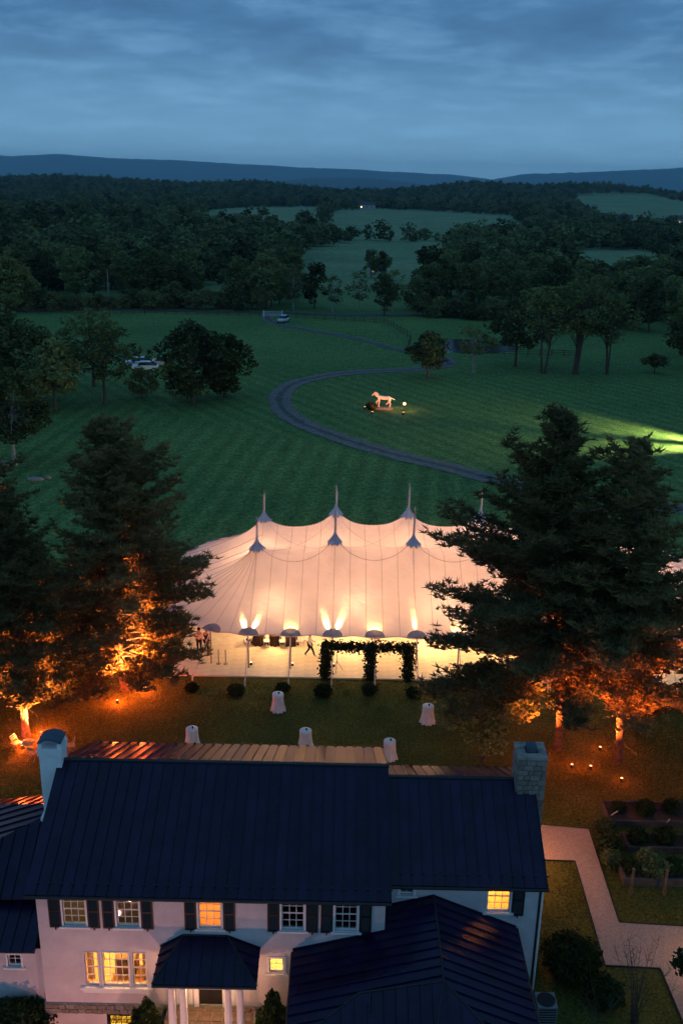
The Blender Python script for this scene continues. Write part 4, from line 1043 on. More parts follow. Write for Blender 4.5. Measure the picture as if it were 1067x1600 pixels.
for cx, cy, a0 in ((MX[0], MY[0], math.pi), (MX[0], MY[1], math.pi / 2), (MX[-1], MY[0], 1.5 * math.pi), (MX[-1], MY[1], 0.0)):
    for i in range(0 if cx > 0 or a0 == math.pi else 1, 4):
        an = a0 + i * math.pi / 8
        if abs(math.cos(an)) < .05: continue
        poles.append((cx + SPAN * math.cos(an), cy + SPAN * math.sin(an), math.cos(an), math.sin(an)))
for i, (x, y, nx_, ny_) in enumerate(poles):
    tp(MB().tube([(x, y, .08), (x, y, EAVE + .05)], .05, 8), 'side_pole', 'pole_wood')
    tp(MB().tube([(x, y, EAVE), (x + nx_ * 2.35, y + ny_ * 2.35, .12)], .030, 6), 'guy_rope', 'pole_white')
    tp(MB().tube([(x + nx_ * 2.32, y + ny_ * 2.32, .5), (x + nx_ * 2.38, y + ny_ * 2.38, -.2)], .045, 6), 'stake', 'pole_white')
    patch(x, y, nx_, ny_)
# hem rope along the eave
def hem(fn, u0, u1, n): return [(*fn(u0 + (u1 - u0) * i / n, 0), 0) for i in range(n + 1)]
hp_pts = hem(body, MX[0], MX[-1], 120); tp(MB().tube([(x, y - .02, canopy_z(x, y) - .03) for x, y, _ in hp_pts], .035, 5, caps=False), 'hem', 'sailcloth')
f0 = endfan(MX[0], MY[0], math.pi, 0); hp_pts = hem(f0, 0, 1, 40); tp(MB().tube([(x, y, canopy_z(x, y) - .03) for x, y, _ in hp_pts], .035, 5, caps=False), 'hem', 'sailcloth')
# light inside: unseen pendants added to light floor and cloth, and pole uplights
ORD = ('first', 'second', 'third', 'fourth', 'fifth', 'sixth', 'seventh', 'eighth', 'ninth', 'tenth', 'eleventh')
for k in range(6):
    for my_ in (59.4, 65.5, 71.4):
        mx_ = MX[k] + (0 if my_ == 65.5 else 1.4)
        if mx_ > MX[-1] + 1: mx_ -= 2.6
        z_ = canopy_z(mx_, my_); zl = min(2.15 if my_ != 65.5 else 3.1, z_ - .75)
        c = MB(); c.tube([(0, 0, z_ - zl - .02), (0, 0, .25)], .012, 4); c.lathe((0, 0, 0), [(.02, .16), (.05, .14), (.13, .03), (.13, 0), (.11, .02)], 12)
        o = empty('added_pendant', (mx_, my_, zl), 0, 'unseen pendant lamp added under the tent cloth, ' + ORD[k] + ' from the left, ' + {59.4: 'front', 65.5: 'middle', 71.4: 'rear'}[my_] + ' row', 'pendant lamp', 'unseen lamps added inside the tent')
        c.build('shade', 'brass', o); MB().lathe((0, 0, -.06), [(0, 0), (.10, .04), (.12, .10), (.06, .17)], 10).build('bulb', 'lamp_warm', o)
        lamp('added_pendant_light', 'POINT', (0, 0, -.14), 255 if my_ != 65.5 else 350, (1.0, .57, .26), o, radius=.3)
up = MB().lathe((0, 0, 0), [(.10, 0), (.10, .04), (.07, .05), (.09, .2), (.085, .21), (.06, .19)], 10).mesh('can', 'black_metal'); ul = MB().lathe((0, 0, .195), [(.0, .0), (.07, .004), (.0, .02)], 10).mesh('lens', 'lamp_warm')
def uplight(name, x, y, label, group, beams, color, z=0.0, lens=None, can=None):
    o = empty(name, (x, y, z), 0, label, 'lamp', group); obj('can', can or up, o); obj('lens', lens or ul, o)
    for e_, aim, size, blend in beams: lamp('beam', 'SPOT', (0, 0, .26), e_, color, o, aim, size, blend, .03)
    return o
for i, (x, y, nx_, ny_) in enumerate(poles[:11]):
    fy = y + .42; strong = i % 2 == 0
    beams = [(70, (0, .25, 1), 60, .8)]
    uplight('pole_uplight', x + .12, fy, 'small warm uplight at the foot of the ' + ORD[i] + ' front tent pole from the left', 'uplights at the tent side poles', beams, (1, .60, .22), .085)
# narrow-beam lamps clamped near the pole tops, raking up the cloth
for i, (x, y, nx_, ny_) in enumerate(poles[:11]):
    o = empty('pole_spotlight', (x, y + .14, 2.02), 0, 'pair of small spotlights under the eave on the ' + ORD[i] + ' front tent pole from the left', 'lamp', 'spotlights on the tent side poles')
    MB().box((0, -.06, 0), (.14, .08, .1)).build('clamp', 'black_metal', o)
    for sx in (-1, 1): MB().tube([(sx * .09, .0, -.05), (sx * .12, .07, .07)], .05, 8).build('can', 'black_metal', o)
    if i % 2 == 0 and i != 4:
        for sx in (-1, 1): lamp('beam', 'SPOT', (sx * .12, .09, .1), 3600, (1, .60, .17), o, (sx * .34, 1, .88), 24, .9, .03)
    elif i == 4: lamp('beam', 'SPOT', (-.05, .09, .1), 3600, (1, .60, .17), o, (-.05, 1, .80), 18, .9, .03)
    else: lamp('beam', 'SPOT', (0, .09, .1), 420, (1, .60, .17), o, (0, .9, 1.2), 80, .9, .03)
ft = tag(MB().b2((-10.7, 54.82, .0), (27, 75.6, .08)).build('tent_floor', 'floorboard'), kind='structure')
fl_m = MB()
for i in range(1, 9):
    pass
PLANK = MB().box((0, 0, 0), (2.40, .295, .016), taper=.995).mesh('plank', 'floorboard'); rp_ = random.Random(2)
for j in range(16):
    off = (j % 2) * 1.2; x = -10.7 - off + 1.205
    while x < 12.5:
        if x - 1.2 > -10.75: obj('plank', PLANK, ft, (x, 54.98 + j * .302, .086 + rp_.uniform(0, .002)))
        x += 2.41

# ------------------------------------------------------------ in and around the tent
def person(loc, rz, label, pose):
    """one continuous figure grown by a Skin modifier; shirt and trousers are its children"""
    root = empty('person', loc, rz, label, 'person')
    s = pose.get('stride', .28); a = pose.get('arm', .25)
    J = {'pel': (0, 0, .95), 'sp': (0, 0, 1.18), 'ch': (0, -.01, 1.38), 'nk': (0, 0, 1.52), 'h0': (0, -.03, 1.60), 'h1': (0, -.02, 1.74),
         'lh': (-.10, 0, .90), 'lk': (-.10, -s * .55, .50), 'la': (-.10, -s * .9, .09), 'lt': (-.10, -s * .9 - .17, .04),
         'rh': (.10, 0, .90), 'rk': (.10, s * .15, .49), 'ra': (.10, s * 1.0, .14), 'rt': (.10, s * 1.0 - .15, .05),
         'ls': (-.19, 0, 1.42), 'le': (-.25, a * .4, 1.16), 'lw': (-.23, a * -.2, .93), 'lf': (-.22, a * -.3, .84),
         'rs': (.19, 0, 1.42), 're': (.25, -a * .3, 1.16), 'rw': (.23, -a * 1.1, .98), 'rf': (.22, -a * 1.35, .92)}
    Rd = {'pel': .14, 'sp': .125, 'ch': .15, 'nk': .058, 'h0': .09, 'h1': .085, 'lh': .09, 'lk': .062, 'la': .042, 'lt': .035, 'rh': .09, 'rk': .062, 'ra': .042, 'rt': .035, 'ls': .06, 'le': .045, 'lw': .034, 'lf': .03, 'rs': .06, 're': .045, 'rw': .034, 'rf': .03}
    E = [('pel', 'sp'), ('sp', 'ch'), ('ch', 'nk'), ('nk', 'h0'), ('h0', 'h1'), ('pel', 'lh'), ('lh', 'lk'), ('lk', 'la'), ('la', 'lt'), ('pel', 'rh'), ('rh', 'rk'), ('rk', 'ra'), ('ra', 'rt'), ('ch', 'ls'), ('ls', 'le'), ('le', 'lw'), ('lw', 'lf'), ('ch', 'rs'), ('rs', 're'), ('re', 'rw'), ('rw', 'rf')]
    def skin(name, keys, m, k, parent):
        me = bpy.data.meshes.new(name); ks = [q for q in J if q in keys]; me.from_pydata([J[q] for q in ks], [(ks.index(p), ks.index(q)) for p, q in E if p in ks and q in ks], [])
        me.materials.append(MATS[m]); o = obj(name, me, parent); md = o.modifiers.new('skin', 'SKIN'); md.use_smooth_shade = True
        for i, q in enumerate(ks): r = Rd[q] * k[q] if isinstance(k, dict) else Rd[q] * k; me.skin_vertices[0].data[i].radius = (r, r * (.78 if q in ('pel', 'sp', 'ch') else 1))
        me.skin_vertices[0].data[0].use_root = True; sb = o.modifiers.new('sub', 'SUBSURF'); sb.levels = 1; sb.render_levels = 2
        return o
    skin('body', list(J), 'skin', 1.0, root)
    skin('trousers', ['pel', 'lh', 'lk', 'la', 'rh', 'rk', 'ra'], pose.get('legs', 'trousers_black'), 1.22, root)
    skin('shirt', ['sp', 'ch', 'ls', 'le', 'lw', 'rs', 're', 'rw', 'pel'], pose.get('top', 'shirt_white'), 1.2, root)
    hr = MB(); hr.lathe((0, -.0, 1.66), [(.095, 0), (.112, .06), (.10, .13), (.055, .175), (0, .185)], 12); hr.build('hair', 'hair_dark', root)
    for sx in (-.22, .22):      # fingers of the loosely curled hands
        pass
    return root
person((-1.92, 57.7, .09), math.pi * .55, 'waiter in white shirt and black trousers striding across the tent floor', {'stride': .34, 'arm': .3})
person((-9.35, 58.0, .09), 0, 'person in white shirt and dark trousers under the left end of the tent', {'stride': .08, 'arm': .1})
person((-8.85, 57.9, .09), 2.4, 'person in dark clothes beside another under the left tent end', {'stride': .06, 'arm': .1, 'top': 'trousers_black'})

def skirt_table(name, x, y, h, r, label, cat, group, m, z=0.0, drape=1.0):
    o = empty(name, (x, y, z), 0, label, cat, group)
    n = 48; vs = []; fs = []; prof = [(0, 0), (.7, 0), (.97, -.012), (1.0, -.06), (.96, -.35), (1.08, -.7), (1.3 * drape, -1)]
    for j, (pr_, pz_) in enumerate(prof):
        for i in range(n):
            an = 6.2832 * i / n; fl_ = 1 + (.13 * math.cos(10 * an + x) + .05 * math.cos(7 * an + x * 3)) * (max(0, j - 3) / 3)
            vs.append((r * pr_ * fl_ * math.cos(an), r * pr_ * fl_ * math.sin(an), h + pz_ * (h - .015) if j > 2 else h + pz_))
    for j in range(len(prof) - 1):
        for i in range(n): fs.append((j * n + i, (j + 1) * n + i, (j + 1) * n + (i + 1) % n, j * n + (i + 1) % n))
    MB().add(vs, fs, 0, True).build('tablecloth', m, o)
    MB().lathe((0, 0, 0), [(r * .7, 0), (r * .7, .02), (.04, .05), (.035, h - .05), (r * .9, h - .03), (r * .9, h - .012)], 14).build('table_frame', 'black_metal', o)
    return o
ctl = ['white-clothed cocktail table on the lawn in front of the tent poles', 'white-clothed cocktail table just behind the middle of the roof ridge', 'white-clothed cocktail table behind the roof nearest the white chimney', 'white-clothed cocktail table behind the step where the two roofs meet', 'white-clothed cocktail table under the right pine beside the garland']
for i, (x, y) in enumerate(((-3.58, 50.85), (-1.76, 46.85), (-8.11, 46.8), (2.91, 45.95), (5.33, 49.8))):
    t = skirt_table('cocktail_table', x, y, 1.12, .34, ctl[i], 'table', 'cocktail tables on the lawn', 'table_cloth')
    c = empty('candle_holder', (x + .05, y, 1.125), 0, ['small glass candle holder on the table in front of the tent', 'small glass candle holder on the table behind the roof ridge', 'small glass candle holder on the table nearest the white chimney', 'small glass candle holder on the table at the roof step', 'small glass candle holder on the table under the right pine'][i], 'candle holder', 'candle holders')
    MB().lathe((0, 0, 0), [(.05, 0), (.055, .1), (.045, .1), (.04, .02)], 10).build('cup', 'black_metal', c); MB().lathe((0, 0, .02), [(.025, 0), (.025, .05), (0, .055)], 8).build('candle', 'white_paint', c)
dl = ['dark-clothed round dining table in the tent, left of three', 'dark-clothed round dining table in the tent, middle of three', 'dark-clothed round dining table in the tent, nearest the waiter']
for i, x in enumerate((-5.5, -4.4, -3.3)): skirt_table('dining_table', x + .02, 59.5, .76, .42, dl[i], 'table', 'dining tables in the tent', 'dark_cloth', .09, .95)
def chair_mesh():
    root = empty('banquet_chair', (0, 0, 0), 0, '', 'chair')
    MB().box((0, 0, .45), (.42, .42, .05)).build('seat', 'chair_white', root)
    for sx in (-.18, .18):
        for sy in (-.18, .18): MB().tube([(sx, sy, 0), (sx * .95, sy * .95, .43)], [.016, .02], 6).build('leg', 'chair_white', root)
    b = MB(); b.tube([(-.18, .19, .46), (-.18, .23, .92), (0, .24, .97), (.18, .23, .92), (.18, .19, .46)], .018, 6)
    for sx in (-.06, .06): b.tube([(sx, .19, .46), (sx, .235, .94)], .010, 5)
    b.build('backrest', 'chair_white', root); return root
chp = chair_mesh()
cl_ = ['white chair at the left end of the dining tables', 'white chair between the left and middle dining tables', 'white chair between the middle and right dining tables', 'white chair between the right dining table and the waiter', 'white chair behind the waiter']
for i, (x, y, r_) in enumerate(((-6.25, 59.1, .4), (-4.93, 59.0, .1), (-3.85, 59.0, .2), (-2.66, 59.1, -.3), (-2.15, 59.3, -.6))):
    place(chp, i == 0, (x, y, .09), math.pi + r_, 1.0, cl_[i], 'white chairs in the tent')
for i, x in enumerate((-7.86, -7.40)):
    o = empty('rope_stanchion', (x, 56.4, .09), 0, ['slim dark stanchion on the tent floor, farther from the waiter', 'slim dark stanchion on the tent floor, nearer to the waiter'][i], 'stanchion', 'pair of stanchions')
    MB().lathe((0, 0, 0), [(.17, 0), (.17, .02), (.05, .05)], 14).build('base', 'brass', o); MB().tube([(0, 0, .04), (0, 0, .98)], .022, 8).build('post', 'black_metal', o); MB().lathe((0, 0, .97), [(.04, 0), (.045, .03), (0, .06)], 10).build('finial', 'brass', o)
o = empty('speaker_tripod', (-.1, 55.75, .09), 0, 'thin black tripod stand beside the garlanded tent pole', 'tripod')
for i in range(3):
    an = 2.09 * i + .4; MB().tube([(0, 0, .75), (.42 * math.cos(an), .42 * math.sin(an), .0)], .014, 5).build('leg', 'black_metal', o)
MB().tube([(0, 0, .5), (0, 0, 1.5)], .018, 6).build('pole', 'black_metal', o)

# garland arbour on three poles
gl_ = empty('garland_arbour', (1.7, 54.6, 0), 0, 'leafy green garland arbour of three posts across the tent entrance', 'garland')
rg = np.random.default_rng(8)
def garland(a, b, r_, n, name, hang=0):
    a, b = np.array(a), np.array(b); t = rg.uniform(0, 1, n)[:, None]; P_ = a + (b - a) * t + rg.normal(size=(n, 3)) * r_
    if hang: P_[:, 2] -= np.abs(rg.normal(size=n)) * hang
    P_[:, 2] = np.maximum(P_[:, 2], .1)
    V, F = leaf_quads(P_, .16, rg); obj(name, np_mesh(name, V, F, 'garland_leaf'), gl_, (-1.7, -54.6, 0))
    P2 = a + (b - a) * rg.uniform(0, 1, (n // 42, 1)) + rg.normal(size=(n // 42, 3)) * r_ * np.array([1, 1, 1]) + np.array([0, -.16, .05]); V, F = leaf_quads(P2, .05, rg, aspect=1.0); obj('blossom', np_mesh('blossom', V, F, 'white_paint'), gl_, (-1.7, -54.6, 0))['kind'] = 'stuff'
for i, (x, y) in enumerate(((-.82, 54.85), (2.02, 54.75), (4.45, 54.85))):
    garland((x, y, .1), (x, y, 2.45), .17, 1500, 'foliage_post'); MB().tube([(x, y, 0), (x, y, 2.5)], .04, 6).build('post', 'timber', gl_, (-1.7, -54.6, 0))
garland((-.9, 54.85, 2.42), (4.6, 54.85, 2.42), .15, 2300, 'foliage_swag', .16); MB().tube([(-.9, 54.85, 2.42), (4.6, 54.85, 2.42)], .035, 6).build('rail', 'timber', gl_, (-1.7, -54.6, 0))

def bush(seed, r, h, leaf, n, m='shrub_leaf', cone=0.0):
    rng_ = np.random.default_rng(seed); d = rng_.normal(size=(n, 3)); d /= np.linalg.norm(d, axis=1)[:, None]; k = rng_.uniform(.15, 1, n) ** .4
    lump = 1 + .16 * np.sin(5 * d[:, 0] + seed) * np.cos(6 * d[:, 1]) + .12 * np.sin(9 * d[:, 2] + 4 * d[:, 0] + seed)
    P_ = d * (k * lump)[:, None]; z_ = (P_[:, 2] + 1) / 2
    P_ = np.stack([P_[:, 0] * r * (1 - cone * z_), P_[:, 1] * r * (1 - cone * z_), np.maximum(.03, z_ * h)], 1)
    V, F = leaf_quads(P_, leaf, rng_); st = MB()
    for i in range(5): an = i * 1.26; st.tube([(0.05 * math.cos(an), .05 * math.sin(an), -.02), (r * .5 * math.cos(an), r * .5 * math.sin(an), h * .6)], [.03, .01], 4, caps=False)
    return st.mesh('stem', 'bark'), np_mesh('foliage', V, F, m)
def bush_obj(name, ms, loc, label, group=None, rz=0, s=1.0):
    o = empty(name, loc, rz, label, 'shrub', group); o.scale = (s, s, s); obj('stem', ms[0], o); obj('foliage', ms[1], o); return o
bs = bush(3, .52, .66, .13, 1300)
bl = ['small dark shrub at the stake beneath the left pine', 'small dark shrub at the stake in front of the stanchions', 'small dark shrub at the stake behind a cocktail table', 'small dark shrub at the foot of the first garlanded post', 'small dark shrub at the foot of the middle garlanded post', 'small dark shrub at the foot of the last garlanded post']
for i, (x, y) in enumerate(((-9.09, 52.9), (-6.28, 52.6), (-3.46, 53.1), (-.9, 52.7), (1.96, 53.05), (4.7, 52.8))): bush_obj('stake_shrub', bs, (x, y, 0), bl[i], 'shrubs at the tent stakes', i * 1.1, (.8, 1, .85, 1.05, .9, .9)[i])

# bistro set on the lawn
o = empty('bistro_table', (-16.95, 45.7, 0), 0, 'round wooden folding bistro table on the lawn by the glowing trunk', 'table')
MB().lathe((0, 0, .70), [(0, 0), (.36, 0), (.36, .03), (0, .03)], 20).build('top', 'pole_wood', o)
for an in (.4, 1.97, 3.54, 5.1): MB().tube([(.30 * math.cos(an), .30 * math.sin(an), 0), (-.22 * math.cos(an), -.22 * math.sin(an), .70)], .016, 5).build('leg', 'pole_wood', o)
def folding_chair(loc, rz, label):
    root = empty('folding_chair', loc, rz, label, 'chair', 'folding chairs on the lawn')
    for k in range(5): MB().box((0, -.17 + .085 * k, .45), (.40, .07, .018)).build('seat_slat', 'pole_wood', root)
    for sx in (-.2, .2):
        MB().tube([(sx, -.22, 0), (sx, .24, .88)], .015, 5).build('leg', 'pole_wood', root); MB().tube([(sx * .9, .26, 0), (sx * .9, -.2, .44)], .015, 5).build('leg', 'pole_wood', root)
    for z_ in (.66, .76, .86): MB().box((0, .235 - (.88 - z_) * .5, z_), (.42, .02, .06)).build('back_slat', 'pole_wood', root)
    return root
folding_chair((-17.75, 46.05, 0), 1.2, 'folding wooden chair on the left side of the bistro table')
folding_chair((-16.45, 46.35, 0), -.5, 'folding wooden chair behind the bistro table toward the chimney')
folding_chair((-16.55, 45.1, 0), 2.9, 'folding wooden chair in front of the bistro table')
folding_chair((-14.65, 45.9, 0), -1.3, 'folding wooden chair standing alone behind the white chimney')

# ------------------------------------------------------------ the big pines and their uplights
big = [
    ('white_pine', (12.4, 47.1, 0), pine(101, 19.3, [(.1, 6.2), (.22, 7.6), (.36, 7.6), (.48, 6.4), (.6, 4.8), (.72, 3.3), (.84, 2.2), (.95, 1.0), (1, .3)], .19, .25, dirs=(math.pi, .16), lean=(-1.4, 0)), 'largest dark pine, its boughs reaching left across the glowing tent'),
    ('white_pine', (15.4, 45.8, 0), pine(102, 18.6, [(.1, 4.8), (.25, 5.4), (.4, 5.2), (.55, 4.3), (.7, 2.9), (.84, 1.9), (.95, .9), (1, .3)], .18, .27, lean=(-.7, 0), dirs=(math.pi, .22)), 'tall dark pine right of the largest one, lit orange from its foot'),
    ('white_pine', (25.0, 45.0, 0), pine(103, 15.5, [(.05, 5), (.3, 5.6), (.5, 4.6), (.7, 3.2), (.9, 1.4), (1, .3)], .3, .08), 'dark unlit pine at the right picture edge'),
    ('white_pine', (-13.2, 52.7, 0), pine(104, 17.4, [(.08, 4.2), (.2, 5.2), (.34, 5.4), (.48, 4.6), (.62, 3.6), (.78, 2.7), (.92, 1.3), (1, .3)], .22, .13, dirs=(-.3, .14)), 'broad dark pine at the left end of the tent, glowing orange below'),
    ('white_pine', (-17.5, 47.3, 0), pine(105, 14.6, [(.1, 3.6), (.26, 4.6), (.42, 4.2), (.6, 3.2), (.8, 1.9), (.95, .8), (1, .3)], .2, .2), 'shorter pine with the brightest lit trunk beside the bistro table'),
    ('white_pine', (-22.5, 54.0, 0), pine(106, 17.0, [(.05, 4.6), (.3, 5.4), (.5, 4.4), (.7, 3.2), (.9, 1.5), (1, .3)], .3, .06), 'dark pine at the left picture edge, unlit'),
]
for nm, loc, ms, lab in big: tree_obj(nm, ms, loc, lab, 'pine tree', 'pines around the lawn')
ud = crown_tree(71, 5.2, 2.5, 1.1, 60, 90, .20, .7, .12, leafm='bronze_leaf'); tree_obj('understory_tree', crown_tree(72, 6.2, 2.6, 1.3, 56, 100, .20, .75, .12, leafm='oak_leaf'), (8.1, 45.9, 0), 'small olive-lit leafy tree just behind the lower roof', 'tree')
tree_obj('understory_tree', ud, (17.6, 49.5, 0), 'small bronze-leaved tree glowing orange between the right pines', 'tree')
red_up = MB().lathe((0, 0, .195), [(.0, .0), (.085, .004), (.0, .03)], 10).mesh('lens', 'lamp_red')
UPL = [(-13.35, 51.3, (0, .16, 1), 620, 70, 'uplight in front of the trunk of the broad left pine'), (-12.0, 52.9, (-.16, 0, 1), 520, 80, 'uplight right of the trunk of the broad left pine'),
       (-17.45, 46.2, (0, .12, 1), 620, 74, 'uplight in front of the brightest lit left trunk'), (-16.85, 47.6, (-.1, -.05, 1), 420, 80, 'uplight right of the brightest lit left trunk'),
       (11.2, 46.3, (.1, .1, 1), 420, 70, 'uplight left of the largest pine trunk'), (12.9, 45.4, (.0, .12, 1), 420, 74, 'uplight in front of the largest pine trunk'),
       (14.9, 47.2, (.06, -.16, 1), 460, 76, 'uplight behind left of the second right pine trunk'), (13.9, 45.3, (.12, .05, 1), 460, 76, 'uplight left of the second right pine trunk'), (15.3, 44.2, (0, .13, 1), 420, 70, 'uplight in front of the second right pine trunk')]
for i, (x, y, aim, e_, size, lab) in enumerate(UPL): u_ = uplight('garden_uplight', x, y, lab, 'uplights at the pine trunks', [(e_ * (25 if x > 0 else 40), aim, min(size + 16, 100), .9)], (1.0, .16, .025) if x > 0 else (1.0, .235, .05), 0, red_up); lamp('spill', 'POINT', (0, 0, .6), 26 if x > 0 else 260, (1, .11, .02), u_, radius=.1)

# unseen lamps added to give the warm light on house, path and lawn
def added_lantern(x, y, z, e_, c, label):
    o = empty('added_lantern', (x, y, z), 0, label, 'lantern', 'lanterns added around the house'); MB().lathe((0, 0, 0), [(.03, .34), (.11, .28), (.11, .25), (.08, .24)], 8).build('hood', 'black_metal', o); MB().lathe((0, 0, 0), [(0, 0), (.06, .02), (.075, .22), (0, .24)], 8).build('glass', 'lamp_warm', o); MB().lathe((0, 0, -.05), [(.03, 0), (.08, .03), (.06, .05)], 8).build('base', 'black_metal', o)
    lamp('added_lantern_light', 'POINT', (0, 0, -.12), e_, c, o, radius=.08); return o
added_lantern(8.25, 37.4, 2.6, 330, (1, .36, .14), 'unseen wall lantern added on the right gable to warm the path')
added_lantern(-14.6, 36.5, 2.3, 110, (1, .62, .12), 'unseen wall lantern added behind the low left wing to warm the lawn')
def added_path_light(x, y, z, e_, c, label):
    o = empty('added_path_light', (x, y, z), 0, label, 'lamp', 'path lights added around the house'); MB().tube([(0, 0, -.1), (0, 0, .8)], .03, 6).build('post', 'black_metal', o); MB().lathe((0, 0, .95), [(.03, .12), (.16, .02), (.16, 0), (.05, .03)], 12).build('hood', 'black_metal', o); MB().lathe((0, 0, .8), [(.045, 0), (.05, .14), (.03, .16)], 10).build('lens', 'lamp_dim', o)
    lamp('added_path_lamp', 'POINT', (0, -.2, 1.25), e_, c, o, radius=.08); return o
added_path_light(15.6, 31.4, 0, 70, (1, .45, .15), 'unseen path light added at the right end of the gravel path')
added_path_light(-9.2, 23.5, -1.4, 320, (1, .37, .27), 'unseen path light added to warm the left half of the house front'); added_path_light(-4.6, 22.0, -1.4, 330, (1, .40, .28), 'unseen path light added before the porch to warm the house front')

# ------------------------------------------------------------ garden beds, shrubs and small things by the house
def raised_bed(x0, x1, y0, y1, h, label):
    o = empty('raised_bed', ((x0 + x1) / 2, (y0 + y1) / 2, 0), 0, label, 'garden bed', 'timber garden beds'); L_ = (-(x0 + x1) / 2, -(y0 + y1) / 2, 0)
    for k in range(2):
        z0 = k * h / 2; g = .01
        for lo, hi in (((x0, y0), (x1, y0 + .1)), ((x0, y1 - .1), (x1, y1)), ((x0, y0 + .1), (x0 + .1, y1 - .1)), ((x1 - .1, y0 + .1), (x1, y1 - .1))): MB().b2((lo[0] + .002, lo[1] + .002, z0 + .004), (hi[0] - .002, hi[1] - .002, z0 + h / 2 - .004)).build('plank', 'timber_grey', o, L_)
    MB().b2((x0 + .1, y0 + .1, 0), (x1 - .1, y1 - .1, h - .08)).build('soil', 'soil', o, L_)
    return o
raised_bed(13.6, 19.5, 40.3, 42.0, .35, 'long timber garden bed farthest from the house beside the path'); raised_bed(13.2, 19.5, 36.0, 37.4, .4, 'long timber garden bed beside the bend of the path')
raised_bed(14.0, 19.5, 38.3, 39.4, .35, 'timber garden bed between the far and near ones')
pl_ = bush(31, .55, .8, .16, 700); pt = bush(32, .8, 1.2, .18, 1100, 'oak_leaf')
for i, (x, y, s, k) in enumerate(((14.3, 41.2, .8, 0), (15.6, 41.1, 1, 0), (17, 41.3, .9, 0), (14.6, 38.8, 1, 0), (15.9, 38.9, 1.1, 0), (17.4, 38.8, 1, 0), (13.7, 36.7, .9, 0), (14.6, 36.8, 1.1, 1), (15.6, 36.7, 1, 0), (16.8, 36.8, 1, 1), (13.1, 38.4, .8, 1), (13.3, 39.8, .7, 1), (13.0, 37.4, .7, 1))):
    bush_obj('garden_plant', pt if k else pl_, (x, y, .2 if k == 0 else 0), ('leafy plant, %s from the path in the far timber bed' % ORD[i]) if i < 3 else ('leafy plant, %s from the path in the middle timber bed' % ORD[i - 3]) if i < 6 else ('leafy plant, %s from the path in the near timber bed' % ORD[i - 6]) if i < 10 else ('leafy plant, %s from the house of those between path and beds' % ORD[(1, 2, 0)[i - 10]]), 'plants of the garden beds', i * .9, s * .9)
for i, (x, y) in enumerate(((13.35, 35.45), (14.85, 35.45))):
    o = empty('garden_post', (x, y, 0), 0, ['round timber post by the garden bed, nearer the path', 'round timber post by the garden bed, farther from the path'][i], 'post', 'garden posts'); MB().tube([(0, 0, -.1), (0, 0, 1.35)], [.075, .06], 8).build('shaft', 'timber', o); MB().lathe((0, 0, 1.35), [(.075, 0), (.07, .05), (0, .08)], 8).build('cap', 'timber', o)
for i, (a, b, lab) in enumerate((((13.85, 41.0, .1), (13.95, 40.3, .9), 'pale thin stake leaning on the far garden bed near the path'), ((16.5, 40.4, .2), (16.3, 39.6, 1.0), 'pale thin stake leaning beside the far garden bed, right of another'))):
    tag(MB().tube([a, b], .03, 6).build('garden_stake', 'pole_white'), lab, 'stake', 'pale garden stakes')
bush_obj('house_shrub', bush(41, 1.15, 1.7, .15, 3600), (9.6, 30.7, 0), 'rounded green shrub between the house corner and the path', None, .4)
bush_obj('house_shrub', bush(42, .8, .9, .14, 1800), (10.6, 29.4, 0), 'low dark shrub at the bottom edge beside the path', None, 1.4)
cone = bush(43, .78, 2.3, .11, 5200, 'shrub_leaf', .55)
bush_obj('cone_evergreen', cone, (-6.85, 27.45, -1.3), 'dark conical evergreen left of the porch columns', 'evergreens flanking the porch', 0, 1.2)
bush_obj('cone_evergreen', cone, (-2.15, 27.35, -.2), 'dark conical evergreen right of the porch columns', 'evergreens flanking the porch', 1.7, 1.0)
bush_obj('corner_shrub', bush(44, 1.1, 1.6, .13, 4200), (-11.9, 27.9, -1.4), 'dark rounded shrub at the left corner of the house', None, 1.7, 1.2)
bush_obj('corner_shrub', bush(45, .9, 1.2, .13, 2800), (-13.4, 28.1, -1.4), 'dark shrub at the bottom left corner of the picture', None, .7, 1.2)
def twig_shrub(name, loc, seed, h, n, label, leaves=0, spread=.5):
    rt = random.Random(seed); o = empty(name, loc, 0, label, 'shrub'); mb = MB(); Lp = []
    for i in range(n):
        an = rt.uniform(0, 6.28); s = rt.uniform(.4, 1) * spread * h; hh = h * rt.uniform(.6, 1.05); a = Vector((rt.uniform(-.15, .15), rt.uniform(-.15, .15), 0)); b = Vector((math.cos(an) * s, math.sin(an) * s, hh))
        m_ = a.lerp(b, .5) + Vector((-math.cos(an), -math.sin(an), 0)) * s * .22; pts = [a, a.lerp(m_, .6), m_, m_.lerp(b, .55), b]; mb.tube(pts, [.015, .012, .009, .006, .003], 4, caps=False)
        for k in range(5):
            t = rt.uniform(.35, .95); p = m_.lerp(b, t); q = p + Vector((rt.uniform(-.4, .4), rt.uniform(-.4, .4), rt.uniform(.2, .6))) * (h * .24); mb.tube([p, q], [.007, .003], 3, caps=False); Lp += [tuple(p.lerp(q, u)) for u in (.5, .8, 1.0)]
    mb.build('stem', 'bark', o)
    if leaves:
        rn = np.random.default_rng(seed); C_ = np.repeat(np.array(Lp), leaves, 0); C_ = C_ + rn.normal(size=C_.shape) * .09; V, F = leaf_quads(C_, .15, rn); obj('foliage', np_mesh('foliage', V, F, 'shrub_leaf'), o)
    return o
twig_shrub('bare_shrub', (11.55, 28.4, 0), 5, 3.6, 26, 'bare thin-stemmed shrub in front of the gravel path', 0, .42)
twig_shrub('leafy_shrub', (13.9, 28.7, 0), 6, 3.4, 12, 'leafy branching shrub at the bottom right corner over the path', 9, .30)
